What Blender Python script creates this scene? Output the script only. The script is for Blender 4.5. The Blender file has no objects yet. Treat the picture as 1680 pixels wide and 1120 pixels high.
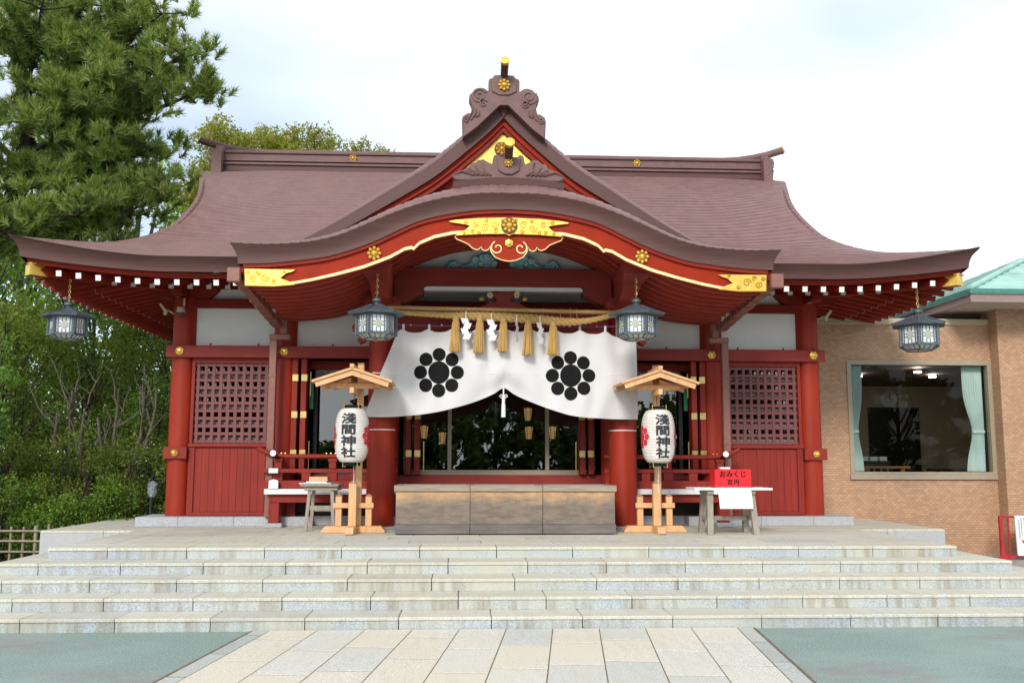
import bpy, math, random
import numpy as np
from mathutils import Vector, Matrix
random.seed(7); rng = np.random.default_rng(7)
PI = math.pi
scene = bpy.context.scene
COL = scene.collection

# ------------------------------------------------------------------ camera
cam_d = bpy.data.cameras.new('camera'); cam = bpy.data.objects.new('camera', cam_d); COL.objects.link(cam)
cam_d.sensor_width = 36.0; cam_d.lens = 1567.3 / 1680 * 36; cam_d.clip_start = 0.1; cam_d.clip_end = 2000
yaw, pitch, roll = math.radians(2.849), math.radians(7.2348), math.radians(0.108)
fw = Vector((math.sin(yaw) * math.cos(pitch), math.cos(yaw) * math.cos(pitch), math.sin(pitch)))
r0 = Vector((math.cos(yaw), -math.sin(yaw), 0)); u0 = r0.cross(fw)
rr = math.cos(roll) * r0 + math.sin(roll) * u0; uu = -math.sin(roll) * r0 + math.cos(roll) * u0
cam.matrix_world = Matrix(((rr.x, uu.x, -fw.x, -0.598), (rr.y, uu.y, -fw.y, 0), (rr.z, uu.z, -fw.z, 1.65), (0, 0, 0, 1)))
scene.camera = cam

# ------------------------------------------------------------------ sky, sun, exposure
SUN_ELEV, SUN_AZ = math.radians(30), math.radians(198)     # azimuth clockwise from +y (behind the hall)
world = bpy.data.worlds.new('World'); scene.world = world; world.use_nodes = True
wn = world.node_tree; wn.nodes.clear()
def wnode(t, **k):
    n = wn.nodes.new(t)
    for a, b in k.items(): setattr(n, a, b)
    return n
sky = wnode('ShaderNodeTexSky', sky_type='NISHITA', sun_disc=False, sun_elevation=SUN_ELEV, sun_rotation=SUN_AZ, air_density=1.0, dust_density=0.5, ozone_density=1.0)
tc = wnode('ShaderNodeTexCoord'); mp = wnode('ShaderNodeMapping'); mp.inputs['Scale'].default_value = (1.0, 1.0, 2.4); mp.inputs['Location'].default_value = (0.9, 4.4, 2.0)
nz = wnode('ShaderNodeTexNoise'); nz.inputs['Scale'].default_value = 1.25; nz.inputs['Detail'].default_value = 4; nz.inputs['Roughness'].default_value = 0.45
cr = wnode('ShaderNodeValToRGB'); cr.color_ramp.elements[0].position = 0.41; cr.color_ramp.elements[0].color = (0.27, 0.27, 0.27, 1); cr.color_ramp.elements[1].position = 0.66
mix = wnode('ShaderNodeMixRGB'); mix.inputs['Color2'].default_value = (9.6, 10.1, 10.5, 1)       # thin bright cloud
bg = wnode('ShaderNodeBackground'); bg.inputs['Strength'].default_value = 0.092
out = wnode('ShaderNodeOutputWorld')
L = wn.links.new
L(tc.outputs['Generated'], mp.inputs['Vector']); L(mp.outputs[0], nz.inputs['Vector']); L(nz.outputs['Fac'], cr.inputs[0])
L(sky.outputs[0], mix.inputs['Color1']); L(cr.outputs[0], mix.inputs['Fac']); L(mix.outputs[0], bg.inputs['Color']); L(bg.outputs[0], out.inputs[0])
sun_d = bpy.data.lights.new('sun', 'SUN'); sun = bpy.data.objects.new('sun', sun_d); COL.objects.link(sun)
sun_d.energy = 1.5; sun_d.angle = math.radians(14); sun_d.color = (1.0, 0.95, 0.87)
sd = Vector((math.sin(SUN_AZ) * math.cos(SUN_ELEV), math.cos(SUN_AZ) * math.cos(SUN_ELEV), math.sin(SUN_ELEV)))
sun.rotation_euler = (-sd).to_track_quat('-Z', 'Y').to_euler(); sun.location = sd * 60
scene.view_settings.view_transform = 'Standard'; scene.view_settings.look = 'None'
scene.view_settings.exposure = 0.76; scene.view_settings.gamma = 1; scene.view_settings.use_curve_mapping = False
scene.cycles.max_bounces = 8; scene.cycles.transparent_max_bounces = 24; scene.cycles.use_denoising = True
scene.cycles.caustics_reflective = False; scene.cycles.caustics_refractive = False

# ------------------------------------------------------------------ materials
MATS = {}
def nodes_of(name):
    m = bpy.data.materials.new(name); m.use_nodes = True; nt = m.node_tree
    return m, nt, nt.nodes['Principled BSDF'], nt.links.new
def new(nt, t, **k):
    n = nt.nodes.new(t)
    for a, b in k.items(): setattr(n, a, b)
    return n
def mapped(nt, scale, coord='Object', rot=(0, 0, 0)):
    t = new(nt, 'ShaderNodeTexCoord'); m = new(nt, 'ShaderNodeMapping'); m.inputs['Scale'].default_value = scale; m.inputs['Rotation'].default_value = rot
    nt.links.new(t.outputs[coord], m.inputs['Vector']); return m.outputs[0]
def noise(nt, vec, scale=5, detail=4, rough=.55):
    n = new(nt, 'ShaderNodeTexNoise'); n.inputs['Scale'].default_value = scale; n.inputs['Detail'].default_value = detail; n.inputs['Roughness'].default_value = rough
    nt.links.new(vec, n.inputs['Vector']); return n.outputs['Fac']
def ramp(nt, fac, stops):
    r = new(nt, 'ShaderNodeValToRGB'); e = r.color_ramp.elements
    while len(e) < len(stops): e.new(0.5)
    for q, (p, c) in zip(e, stops): q.position = p; q.color = (c[0], c[1], c[2], 1)
    nt.links.new(fac, r.inputs[0]); return r.outputs[0]
def mixc(nt, fac, a, b, mode='MIX'):
    m = new(nt, 'ShaderNodeMixRGB', blend_type=mode)
    for s, v in ((m.inputs[0], fac), (m.inputs[1], a), (m.inputs[2], b)):
        if isinstance(v, (int, float)): s.default_value = v
        elif isinstance(v, tuple): s.default_value = (*v, 1)
        else: nt.links.new(v, s)
    return m.outputs[0]
def bump(nt, P, h, strength=.3, dist=.01):
    b = new(nt, 'ShaderNodeBump'); b.inputs['Strength'].default_value = strength; b.inputs['Distance'].default_value = dist
    nt.links.new(h, b.inputs['Height']); nt.links.new(b.outputs[0], P.inputs['Normal'])
def surf(name, col, rough=.6, var=.18, scale=(3, 3, 3), nscale=4, metal=0, bstr=0, rand=0, spec=.5, dirt=0, coord='Object', coat=0):
    """paint / wood / metal with tonal variation, optional relief, optional per-object variation"""
    m, nt, P, l = nodes_of(name)
    v = mapped(nt, scale, coord); n = noise(nt, v, nscale, 5)
    c0 = tuple(x * (1 - var) for x in col); c1 = tuple(min(1, x * (1 + var)) for x in col)
    c = ramp(nt, n, [(.3, c0), (.7, c1)])
    if rand:
        oi = new(nt, 'ShaderNodeObjectInfo'); rmp = ramp(nt, oi.outputs['Random'], [(0, (1 - rand,) * 3), (1, (1 + rand * .0,) * 3)])
        c = mixc(nt, 1.0, c, rmp, 'MULTIPLY')
    if dirt:
        n2 = noise(nt, mapped(nt, (1, 1, .35), coord), 2.2, 6, .65)
        d = ramp(nt, n2, [(.42, (0, 0, 0)), (.75, (dirt,) * 3)])
        c = mixc(nt, d, c, tuple(x * .45 for x in col))
    l(c, P.inputs['Base Color']); P.inputs['Roughness'].default_value = rough; P.inputs['Metallic'].default_value = metal
    P.inputs['Specular IOR Level'].default_value = spec; P.inputs['Coat Weight'].default_value = coat
    rn = new(nt, 'ShaderNodeMapRange'); rn.inputs['To Min'].default_value = max(0, rough - .1); rn.inputs['To Max'].default_value = min(1, rough + .12)
    l(n, rn.inputs['Value']); l(rn.outputs[0], P.inputs['Roughness'])
    if bstr: bump(nt, P, noise(nt, mapped(nt, scale, coord), nscale * 4, 5), bstr, .008)
    MATS[name] = m; return m
surf('column_red', (.325, .023, .007), .5, .18, (3, 3, .4), 2.5, spec=.35, dirt=.38, bstr=.06)
surf('board_red', (.285, .030, .020), .55, .16, (6, 6, .6), 2, rand=.10, dirt=.38, bstr=.10, spec=.25)
surf('beam_red', (.28, .038, .03), .55, .16, (.6, 4, 4), 2, dirt=.25, spec=.25)
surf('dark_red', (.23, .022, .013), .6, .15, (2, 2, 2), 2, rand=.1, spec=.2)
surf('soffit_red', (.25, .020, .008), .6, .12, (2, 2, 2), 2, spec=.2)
surf('rib_lit_red', (.34, .036, .018), .55, .12, (2, 2, 2), 2)  # lighter than the soffit red, painting in the highlights on the ribs
surf('lattice_red', (.20, .062, .062), .6, .12, (3, 3, 3), 2, rand=.08)
surf('hafu_red', (.33, .024, .006), .55, .12, (1.5, 1.5, 1.5), 2, spec=.15, dirt=.2)
surf('plaster', (.80, .795, .79), .85, .04, (2, 2, 2), 1.5, bstr=.1)
surf('white_paint', (.80, .80, .79), .6, .04, (2, 2, 2), 3)
surf('grey_white', (.52, .51, .47), .7, .1)
surf('roof_brown', (.205, .110, .100), .5, .16, (2.2, 2.2, 2.2), 2.2, bstr=.15, spec=.45, dirt=.22)
surf('roof_edge', (.10, .042, .036), .6, .2, (.7, .7, 16), 2, bstr=.25)
surf('ornament_brown', (.17, .088, .08), .6, .2, (3, 3, 3), 2, bstr=.2)
surf('copper_gutter', (.25, .105, .08), .5, .15)
surf('gold', (.95, .62, .13), .38, .10, (6, 6, 6), 6, metal=.85, bstr=.1)
surf('gold_engraved', (.88, .57, .12), .36, .14, (5, 5, 5), 2.0, metal=.9, bstr=.25)
surf('gold_dark', (.50, .28, .035), .4, .1, metal=.8)
surf('gold_line', (.92, .72, .36), .4, .06)
surf('brass', (.62, .46, .17), .35, .15, metal=1)
surf('aluminium_beige', (.36, .30, .22), .45, .06, spec=.5)
surf('stand_wood', (.76, .43, .205), .6, .14, (3, 3, .8), 5, rand=.12, bstr=.1)
surf('stand_wood_end', (.36, .20, .13), .75, .2)
surf('grey_wood', (.34, .30, .25), .75, .2, (5, 5, .8), 4, rand=.12, bstr=.25)
surf('blue_metal', (.085, .105, .122), .45, .25, (6, 6, 6), 3, spec=.5, bstr=.1)
surf('lantern_glass', (.72, .75, .78), .25, .06)
surf('lantern_disc', (.42, .43, .33), .5, .15)
surf('black_ink', (.011, .011, .012), .85, .2, spec=.15)
surf('ink_wash', (.035, .037, .045), .8, .35, (9, 9, 9), 3)
surf('crest_red', (.62, .02, .03), .6, .1)
surf('cloth_white', (.70, .69, .70), .9, .04, (1.5, 1.5, 1.5), 1.5, bstr=.1)
surf('cloth_seam', (.78, .77, .77), .9, .03)
surf('paper_white', (.84, .84, .84), .8, .03)
surf('sign_red', (.72, .012, .022), .45, .06)
surf('straw', (.60, .38, .13), .75, .25, (30, 30, 2), 3, bstr=.4)
surf('straw_rope', (.58, .37, .13), .75, .2, (10, 10, 10), 4, bstr=.3)
surf('bamboo', (.55, .33, .12), .5, .2, (1, 6, 6), 2)
surf('bamboo_grey', (.34, .29, .20), .7, .25, (6, 6, 6), 2, rand=.25)
surf('string', (.45, .35, .35), .8, .1)
surf('purple_cord', (.16, .05, .16), .8, .3, (60, 60, 60), 2)
surf('plastic_beige', (.50, .42, .30), .5, .08)
surf('dark_dome', (.03, .035, .04), .15, .1)
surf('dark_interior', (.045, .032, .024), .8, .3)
surf('interior_floor', (.10, .07, .04), .5, .2)
surf('black_metal', (.02, .02, .022), .5, .2)
surf('green_paint', (.02, .22, .07), .55, .1)
surf('curtain_mint', (.70, .82, .82), .85, .08, (8, 8, .6), 2)
surf('beige_wall', (.60, .48, .34), .85, .06)
surf('beige_trim', (.48, .40, .28), .7, .08)
surf('annex_soffit', (.50, .44, .38), .8, .05)
surf('verdigris', (.36, .56, .49), .55, .15, (1, 1, 1), 2)
surf('verdigris_dark', (.06, .22, .17), .55, .15)
surf('fascia_taupe', (.30, .22, .20), .7, .08)
surf('orange_wood', (.45, .22, .07), .5, .15)
surf('dark_door', (.012, .010, .010), .4, .2)
surf('frame_red', (.45, .02, .03), .4, .1)
surf('wave_teal', (.34, .78, .76), .6, .15, (6, 6, 6), 2)
surf('wave_blue', (.08, .40, .78), .6, .15, (6, 6, 6), 2)
surf('wave_pale', (.75, .78, .60), .6, .1)
surf('black_trunk', (.035, .028, .022), .9, .3, (3, 3, 1), 4, bstr=.6)
surf('bare_bark', (.15, .125, .10), .9, .3, (3, 3, 1), 4, bstr=.5)
surf('grey_trunk', (.055, .045, .034), .9, .3, (3, 3, 1), 4, bstr=.5)
surf('soil', (.035, .03, .018), .95, .4, bstr=.4)
surf('pane_pattern', (.10, .10, .095), .5, .5, (7, 7, 7), 1.2)

def m_emit(name, col, strength):
    m, nt, P, l = nodes_of(name); P.inputs['Base Color'].default_value = (*col, 1)
    P.inputs['Emission Color'].default_value = (*col, 1); P.inputs['Emission Strength'].default_value = strength; MATS[name] = m
m_emit('warm_lamp', (1.0, .52, .20), .8); m_emit('downlight', (1, .90, .76), 22)

def m_glass(name, tint=(.86, .9, .88), ior=1.65):
    m, nt, P, l = nodes_of(name); nt.nodes.remove(P)
    o = nt.nodes['Material Output']; tr = new(nt, 'ShaderNodeBsdfTransparent'); tr.inputs[0].default_value = (*tint, 1)
    gl = new(nt, 'ShaderNodeBsdfGlossy'); gl.inputs['Roughness'].default_value = 0.005
    fr = new(nt, 'ShaderNodeFresnel'); fr.inputs['IOR'].default_value = ior; mx = new(nt, 'ShaderNodeMixShader')
    l(fr.outputs[0], mx.inputs[0]); l(tr.outputs[0], mx.inputs[1]); l(gl.outputs[0], mx.inputs[2]); l(mx.outputs[0], o.inputs[0]); MATS[name] = m
m_glass('glass', (.50, .52, .50), 2.25); m_glass('annex_glass', (.88, .90, .88), 1.22)

def m_granite(name, base, warm, stain=.6, tones=None):
    m, nt, P, l = nodes_of(name)
    v = mapped(nt, (1, 1, 1)); sp = noise(nt, v, 62, 3, .85); c = ramp(nt, sp, [(.34, tuple(x * .58 for x in base)), (.5, base), (.66, tuple(min(1, x * 1.32) for x in base))])
    lo = noise(nt, v, .9, 5, .6); c = mixc(nt, ramp(nt, lo, [(.4, (0, 0, 0)), (.66, (.75,) * 3)]), c, warm)
    oi = new(nt, 'ShaderNodeObjectInfo'); c = mixc(nt, 1.0, c, ramp(nt, oi.outputs['Random'], tones or [(0, (.84, .86, .88)), (.5, (1, 1, .97)), (1, (.92, .95, .96))]), 'MULTIPLY')
    if stain:                                     # water stains running down, with a shape of their own
        s = noise(nt, mapped(nt, (5.5, 1, .5)), 2.2, 4, .6); s2 = noise(nt, mapped(nt, (.5, .5, .8)), 1.3, 2)
        f = mixc(nt, 1.0, ramp(nt, s, [(.46, (0, 0, 0)), (.66, (1, 1, 1))]), ramp(nt, s2, [(.38, (0, 0, 0)), (.55, (min(1, stain * 1.3),) * 3)]), 'MULTIPLY')
        c = mixc(nt, f, c, (.26, .21, .13))
        s3 = noise(nt, mapped(nt, (3, 1, .6), rot=(0, 0, .4)), 2.0, 4, .6)
        c = mixc(nt, ramp(nt, s3, [(.60, (0, 0, 0)), (.78, (stain * .6,) * 3)]), c, (.20, .24, .20))
    l(c, P.inputs['Base Color']); P.inputs['Roughness'].default_value = .72; bump(nt, P, sp, .12, .003); MATS[name] = m
m_granite('granite', (.46, .50, .53), (.55, .54, .44), .45); m_granite('granite_top', (.64, .615, .53), (.61, .555, .43), .14)  # tread stone: warm cream, with the light on upward faces partly in its colour
m_granite('granite_kerb', (.44, .45, .49), (.46, .46, .46), .1)
m_granite('path_stone', (.70, .67, .60), (.71, .65, .53), .10, [(0, (.82, .85, .87)), (.3, (.93, .95, .94)), (.55, (1.0, .98, .94)), (.8, (1.0, .95, .87)), (1, (.96, .97, .95))]); m_granite('path_edge', (.50, .52, .49), (.52, .52, .46), .15)
surf('grout', (.17, .13, .085), .95, .3, (4, 4, 4), 3, bstr=.3)

def m_plaza():
    m, nt, P, l = nodes_of('plaza'); v = mapped(nt, (1, 1, 1))
    fine = noise(nt, v, 52, 3, .85); big = noise(nt, v, .55, 5, .6); mid = noise(nt, v, 3, 5, .65)
    g = ramp(nt, fine, [(.36, (.18, .245, .215)), (.5, (.24, .32, .28)), (.64, (.31, .395, .345))])
    c = mixc(nt, ramp(nt, big, [(.45, (0, 0, 0)), (.60, (.75,) * 3)]), g, (.31, .39, .345))
    c = mixc(nt, 1.0, c, ramp(nt, fine, [(.3, (.80,) * 3), (.7, (1.18,) * 3)]), 'MULTIPLY')
    worn = mixc(nt, 1.0, ramp(nt, noise(nt, mapped(nt, (.5, .9, 1)), .8, 6, .7), [(.49, (0, 0, 0)), (.60, (.9,) * 3)]), ramp(nt, mid, [(.35, (.3,) * 3), (.6, (1, 1, 1))]), 'MULTIPLY')
    c = mixc(nt, worn, c, ramp(nt, fine, [(.3, (.20, .19, .18)), (.7, (.34, .32, .31))]))
    l(c, P.inputs['Base Color']); P.inputs['Roughness'].default_value = .85; bump(nt, P, fine, .5, .006); MATS['plaza'] = m
m_plaza()

def m_offering():
    m, nt, P, l = nodes_of('offering_wood')
    oi = new(nt, 'ShaderNodeObjectInfo'); sh = new(nt, 'ShaderNodeVectorMath', operation='SCALE'); sh.inputs[0].default_value = (17, 5, 3); l(oi.outputs['Random'], sh.inputs['Scale'])
    def shifted(sc):
        a = new(nt, 'ShaderNodeVectorMath', operation='ADD'); l(mapped(nt, sc), a.inputs[0]); l(sh.outputs[0], a.inputs[1]); return a.outputs[0]
    grain = noise(nt, shifted((1.6, 2, 6)), 3.0, 7, .7); streak = noise(nt, shifted((1.6, 2, 1.1)), 2.2, 6, .68)
    grey = ramp(nt, grain, [(.3, (.12, .095, .078)), (.5, (.20, .158, .125)), (.72, (.29, .225, .17))])
    warm = ramp(nt, grain, [(.3, (.46, .26, .12)), (.7, (.68, .43, .23))])
    t = new(nt, 'ShaderNodeTexCoord'); s = new(nt, 'ShaderNodeSeparateXYZ'); l(t.outputs['Object'], s.inputs[0])
    a = new(nt, 'ShaderNodeMath', operation='MULTIPLY_ADD'); l(streak, a.inputs[0]); a.inputs[1].default_value = .42; l(s.outputs['Z'], a.inputs[2])
    f = ramp(nt, a.outputs[0], [(.62, (0, 0, 0)), (.83, (1, 1, 1))])       # fresh wood kept under the rim, weathered below
    l(mixc(nt, f, grey, warm), P.inputs['Base Color']); P.inputs['Roughness'].default_value = .75; bump(nt, P, grain, .3, .004); MATS['offering_wood'] = m
m_offering(); surf('offering_base', (.17, .145, .135), .8, .25, (1, 3, 6), 3, bstr=.3, rand=.1)
surf('offering_rim', (.33, .265, .21), .75, .28, (1, 3, 9), 3, bstr=.3, rand=.1)

def m_tile():
    m, nt, P, l = nodes_of('brick_tile')
    t = new(nt, 'ShaderNodeTexCoord'); s = new(nt, 'ShaderNodeSeparateXYZ'); l(t.outputs['Object'], s.inputs[0])
    ad = new(nt, 'ShaderNodeMath', operation='ADD'); l(s.outputs['X'], ad.inputs[0]); l(s.outputs['Y'], ad.inputs[1])
    cb = new(nt, 'ShaderNodeCombineXYZ'); l(ad.outputs[0], cb.inputs[0]); l(s.outputs['Z'], cb.inputs[1])
    b = new(nt, 'ShaderNodeTexBrick'); b.offset = 0.5; b.offset_frequency = 2; l(cb.outputs[0], b.inputs['Vector'])
    for k, v in (('Scale', 1.0), ('Mortar Size', .004), ('Mortar Smooth', .2), ('Brick Width', .084), ('Row Height', .042), ('Bias', 0)): b.inputs[k].default_value = v
    b.inputs['Color1'].default_value = (.47, .265, .155, 1); b.inputs['Color2'].default_value = (.58, .36, .225, 1); b.inputs['Mortar'].default_value = (.31, .19, .12, 1)
    lo = noise(nt, mapped(nt, (1, 1, 1)), 1.2, 4); c = mixc(nt, 1.0, b.outputs['Color'], ramp(nt, lo, [(.3, (.9,) * 3), (.7, (1.05, 1.05, 1.05))]), 'MULTIPLY')
    l(c, P.inputs['Base Color']); P.inputs['Roughness'].default_value = .7
    inv = new(nt, 'ShaderNodeMath', operation='SUBTRACT'); inv.inputs[0].default_value = 1; l(b.outputs['Fac'], inv.inputs[1]); bump(nt, P, inv.outputs[0], .6, .006); MATS['brick_tile'] = m
m_tile()

def m_leaf(name, a, b, c3=None, trans=.35):
    m, nt, P, l = nodes_of(name); nt.nodes.remove(P); o = nt.nodes['Material Output']
    ge = new(nt, 'ShaderNodeNewGeometry'); n = noise(nt, mapped(nt, (1, 1, 1)), .7, 3)
    c = ramp(nt, ge.outputs['Random Per Island'], [(0, a), (.6, b), (1, c3 or b)])
    c = mixc(nt, 1.0, c, ramp(nt, n, [(.3, (.75,) * 3), (.7, (1.2, 1.2, 1.1))]), 'MULTIPLY')
    d = new(nt, 'ShaderNodeBsdfPrincipled'); d.inputs['Roughness'].default_value = .5; d.inputs['Specular IOR Level'].default_value = .35; l(c, d.inputs['Base Color'])
    t = new(nt, 'ShaderNodeBsdfTranslucent'); l(mixc(nt, 1.0, c, (1.3, 1.35, .6), 'MULTIPLY'), t.inputs[0])
    mx = new(nt, 'ShaderNodeMixShader'); mx.inputs[0].default_value = trans; l(d.outputs[0], mx.inputs[1]); l(t.outputs[0], mx.inputs[2]); l(mx.outputs[0], o.inputs[0]); MATS[name] = m
m_leaf('pine_needles', (.11, .19, .045), (.23, .32, .08), (.36, .38, .12), .40)
m_leaf('leaf_fresh', (.10, .20, .025), (.21, .34, .04), (.30, .38, .05), .45)
m_leaf('leaf_golden', (.16, .21, .025), (.27, .30, .04), (.44, .30, .09), .45)
m_leaf('leaf_dark', (.05, .13, .022), (.12, .23, .035), (.20, .29, .05), .40)
m_leaf('leaf_far', (.05, .10, .02), (.11, .17, .035), (.17, .20, .05), .3)
m_leaf('leaf_olive', (.10, .17, .025), (.20, .27, .045), (.29, .29, .055), .42)
m_leaf('leaf_maple', (.08, .20, .03), (.16, .32, .06), (.20, .36, .07), .45)
m_leaf('leaf_hedge', (.07, .16, .02), (.14, .26, .035), (.24, .28, .04), .38)

# ------------------------------------------------------------------ mesh helpers
def mesh_from(name, verts, faces, smooth=False):
    me = bpy.data.meshes.new(name); me.from_pydata([tuple(v) for v in verts], [], faces); me.update()
    if smooth: me.polygons.foreach_set('use_smooth', [True] * len(me.polygons))
    return me
def mesh_tris(name, V, F):
    """numpy arrays V (n,3), F (m,k)"""
    me = bpy.data.meshes.new(name); k = F.shape[1]
    me.vertices.add(len(V)); me.vertices.foreach_set('co', np.ascontiguousarray(V, np.float32).ravel())
    me.loops.add(F.size); me.loops.foreach_set('vertex_index', np.ascontiguousarray(F, np.int32).ravel())
    me.polygons.add(len(F)); me.polygons.foreach_set('loop_start', np.arange(0, F.size, k, dtype=np.int32))
    me.update(calc_edges=True); return me
def link(name, me, mat, parent=None, loc=(0, 0, 0), rot=(0, 0, 0), world_space=True):
    o = bpy.data.objects.new(name, me); COL.objects.link(o); o.location = loc; o.rotation_euler = rot
    if me is not None and mat is not None and not me.materials: me.materials.append(MATS[mat])
    if parent is not None:
        o.parent = parent
        if world_space: o.matrix_parent_inverse = Matrix.Translation(-ROOT_AT.get(parent.name, Vector((0, 0, 0))))
    return o
ROOT_AT = {}
def tag(o, label=None, cat=None, group=None, kind=None):
    for k, v in (('label', label), ('category', cat), ('group', group), ('kind', kind)):
        if v: o[k] = v
    return o
def thing(name, loc, label, cat, group=None):
    o = bpy.data.objects.new(name, None); COL.objects.link(o); o.location = loc; o.empty_display_size = .2
    ROOT_AT[o.name] = Vector(loc); return tag(o, label, cat, group)
def group_part(name, parent, label=None):
    """an Empty part that carries sub-parts"""
    o = bpy.data.objects.new(name, None); COL.objects.link(o); o.parent = parent; o.empty_display_size = .1
    ROOT_AT[o.name] = ROOT_AT.get(parent.name, Vector((0, 0, 0)))
    if label: o['label'] = label
    return o
def copy_tree(src, loc, rotz=0, label=None):
    def rec(o, par):
        c = o.copy(); COL.objects.link(c); c.parent = par
        for ch in [x for x in o.children]: rec(ch, c)
        return c
    r = rec(src, None); r.location = loc; r.rotation_euler = (0, 0, rotz)
    if label: r['label'] = label
    return r

class MB:
    def __init__(s): s.v = []; s.f = []
    def add(s, V, F):
        n = len(s.v); s.v += [tuple(p) for p in V]; s.f += [tuple(i + n for i in f) for f in F]; return s
    def box(s, x0, x1, y0, y1, z0, z1, b=0.0):
        if x1 < x0: x0, x1 = x1, x0
        if b <= 0:
            return s.add([(x, y, z) for x in (x0, x1) for y in (y0, y1) for z in (z0, z1)], [(0, 1, 3, 2), (4, 6, 7, 5), (0, 4, 5, 1), (2, 3, 7, 6), (0, 2, 6, 4), (1, 5, 7, 3)])
        pts = [(x0 + b, z0), (x1 - b, z0), (x1, z0 + b), (x1, z1 - b), (x1 - b, z1), (x0 + b, z1), (x0, z1 - b), (x0, z0 + b)]
        return s.prism([(p[0], p[1]) for p in pts], y0, y1, bevel=b)
    def prism(s, poly, y0, y1, bevel=0.0):
        """polygon in x,z extruded along y (front y0)"""
        n = len(poly)
        if bevel > 0:
            cx = sum(p[0] for p in poly) / n; cz = sum(p[1] for p in poly) / n
            mx = max(abs(p[0] - cx) for p in poly) or 1; mz = max(abs(p[1] - cz) for p in poly) or 1
            inn = [(cx + (p[0] - cx) * (1 - bevel / mx), cz + (p[1] - cz) * (1 - bevel / mz)) for p in poly]
            rings = [(inn, y0), (poly, y0 + bevel), (poly, y1 - bevel), (inn, y1)]
        else: rings = [(poly, y0), (poly, y1)]
        V = [(p[0], y, p[1]) for r, y in rings for p in r]; F = []
        for k in range(len(rings) - 1):
            for i in range(n):
                j = (i + 1) % n; F.append((k * n + i, k * n + j, (k + 1) * n + j, (k + 1) * n + i))
        F.append(tuple(range(n))[::-1]); F.append(tuple(range((len(rings) - 1) * n, len(rings) * n)))
        return s.add(V, F)
    def beam(s, a, b, w, h, up=(0, 0, 1)):
        a = Vector(a); b = Vector(b); d = (b - a).normalized(); side = d.cross(Vector(up)).normalized(); u = side.cross(d)
        V = [p + side * (sx * w / 2) + u * (sz * h / 2) for p in (a, b) for sx, sz in ((-1, -1), (1, -1), (1, 1), (-1, 1))]
        return s.add(V, [(0, 1, 2, 3), (7, 6, 5, 4), (0, 4, 5, 1), (1, 5, 6, 2), (2, 6, 7, 3), (3, 7, 4, 0)])
    def tube(s, pts, rad, n=8, cap=True):
        pts = [Vector(p) for p in pts]; m = len(pts)
        if not hasattr(rad, '__len__'): rad = [rad] * m
        V = []; F = []; ref = Vector((0, 0, 1))
        for i, p in enumerate(pts):
            d = (pts[min(i + 1, m - 1)] - pts[max(i - 1, 0)]).normalized()
            if abs(d.dot(ref)) > .95: ref = Vector((1, 0, 0)) if abs(d.x) < .9 else Vector((0, 1, 0))
            a = d.cross(ref).normalized(); b = d.cross(a)
            V += [p + (a * math.cos(2 * PI * k / n) + b * math.sin(2 * PI * k / n)) * rad[i] for k in range(n)]
        for i in range(m - 1):
            for k in range(n):
                j = (k + 1) % n; F.append((i * n + k, i * n + j, (i + 1) * n + j, (i + 1) * n + k))
        if cap: F.append(tuple(range(n))[::-1]); F.append(tuple(range((m - 1) * n, m * n)))
        return s.add(V, F)
    def lathe(s, prof, c=(0, 0, 0), n=24):
        V = []; F = []; m = len(prof)
        for r, z in prof: V += [(c[0] + r * math.cos(2 * PI * k / n), c[1] + r * math.sin(2 * PI * k / n), c[2] + z) for k in range(n)]
        for i in range(m - 1):
            for k in range(n):
                j = (k + 1) % n; F.append((i * n + k, i * n + j, (i + 1) * n + j, (i + 1) * n + k))
        F.append(tuple(range(n))[::-1]); F.append(tuple(range((m - 1) * n, m * n)))
        return s.add(V, F)
    def ball(s, c, r, n=8, m=5, sy=1.0):
        V = []; F = []
        for i in range(m + 1):
            a = PI * i / m
            V += [(c[0] + r * math.sin(a) * math.cos(2 * PI * k / n), c[1] + sy * r * math.sin(a) * math.sin(2 * PI * k / n), c[2] + r * math.cos(a)) for k in range(n)]
        for i in range(m):
            for k in range(n):
                j = (k + 1) % n; F.append((i * n + k, (i + 1) * n + k, (i + 1) * n + j, i * n + j))
        return s.add(V, F)
    def grid(s, fn, nu, nv):
        """fn(i,j)->point ; i 0..nu, j 0..nv"""
        V = [fn(i, j) for i in range(nu + 1) for j in range(nv + 1)]
        return s.add(V, [(i * (nv + 1) + j, (i + 1) * (nv + 1) + j, (i + 1) * (nv + 1) + j + 1, i * (nv + 1) + j + 1) for i in range(nu) for j in range(nv)])
    def slab(s, fn, nu, nv, off):
        """grid with thickness: off = vector added for the back"""
        a = [fn(i, j) for i in range(nu + 1) for j in range(nv + 1)]; b = [tuple(p[k] + off[k] for k in range(3)) for p in a]
        N = len(a); I = lambda i, j: i * (nv + 1) + j; F = []
        for i in range(nu):
            for j in range(nv):
                F.append((I(i, j), I(i + 1, j), I(i + 1, j + 1), I(i, j + 1))); F.append((N + I(i, j + 1), N + I(i + 1, j + 1), N + I(i + 1, j), N + I(i, j)))
        for i in range(nu):
            F.append((I(i + 1, 0), I(i, 0), N + I(i, 0), N + I(i + 1, 0))); F.append((I(i, nv), I(i + 1, nv), N + I(i + 1, nv), N + I(i, nv)))
        for j in range(nv):
            F.append((I(0, j), I(0, j + 1), N + I(0, j + 1), N + I(0, j))); F.append((I(nu, j + 1), I(nu, j), N + I(nu, j), N + I(nu, j + 1)))
        return s.add(a + b, F)
    def mesh(s, name='mesh', smooth=False): return mesh_from(name, s.v, s.f, smooth)
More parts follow.
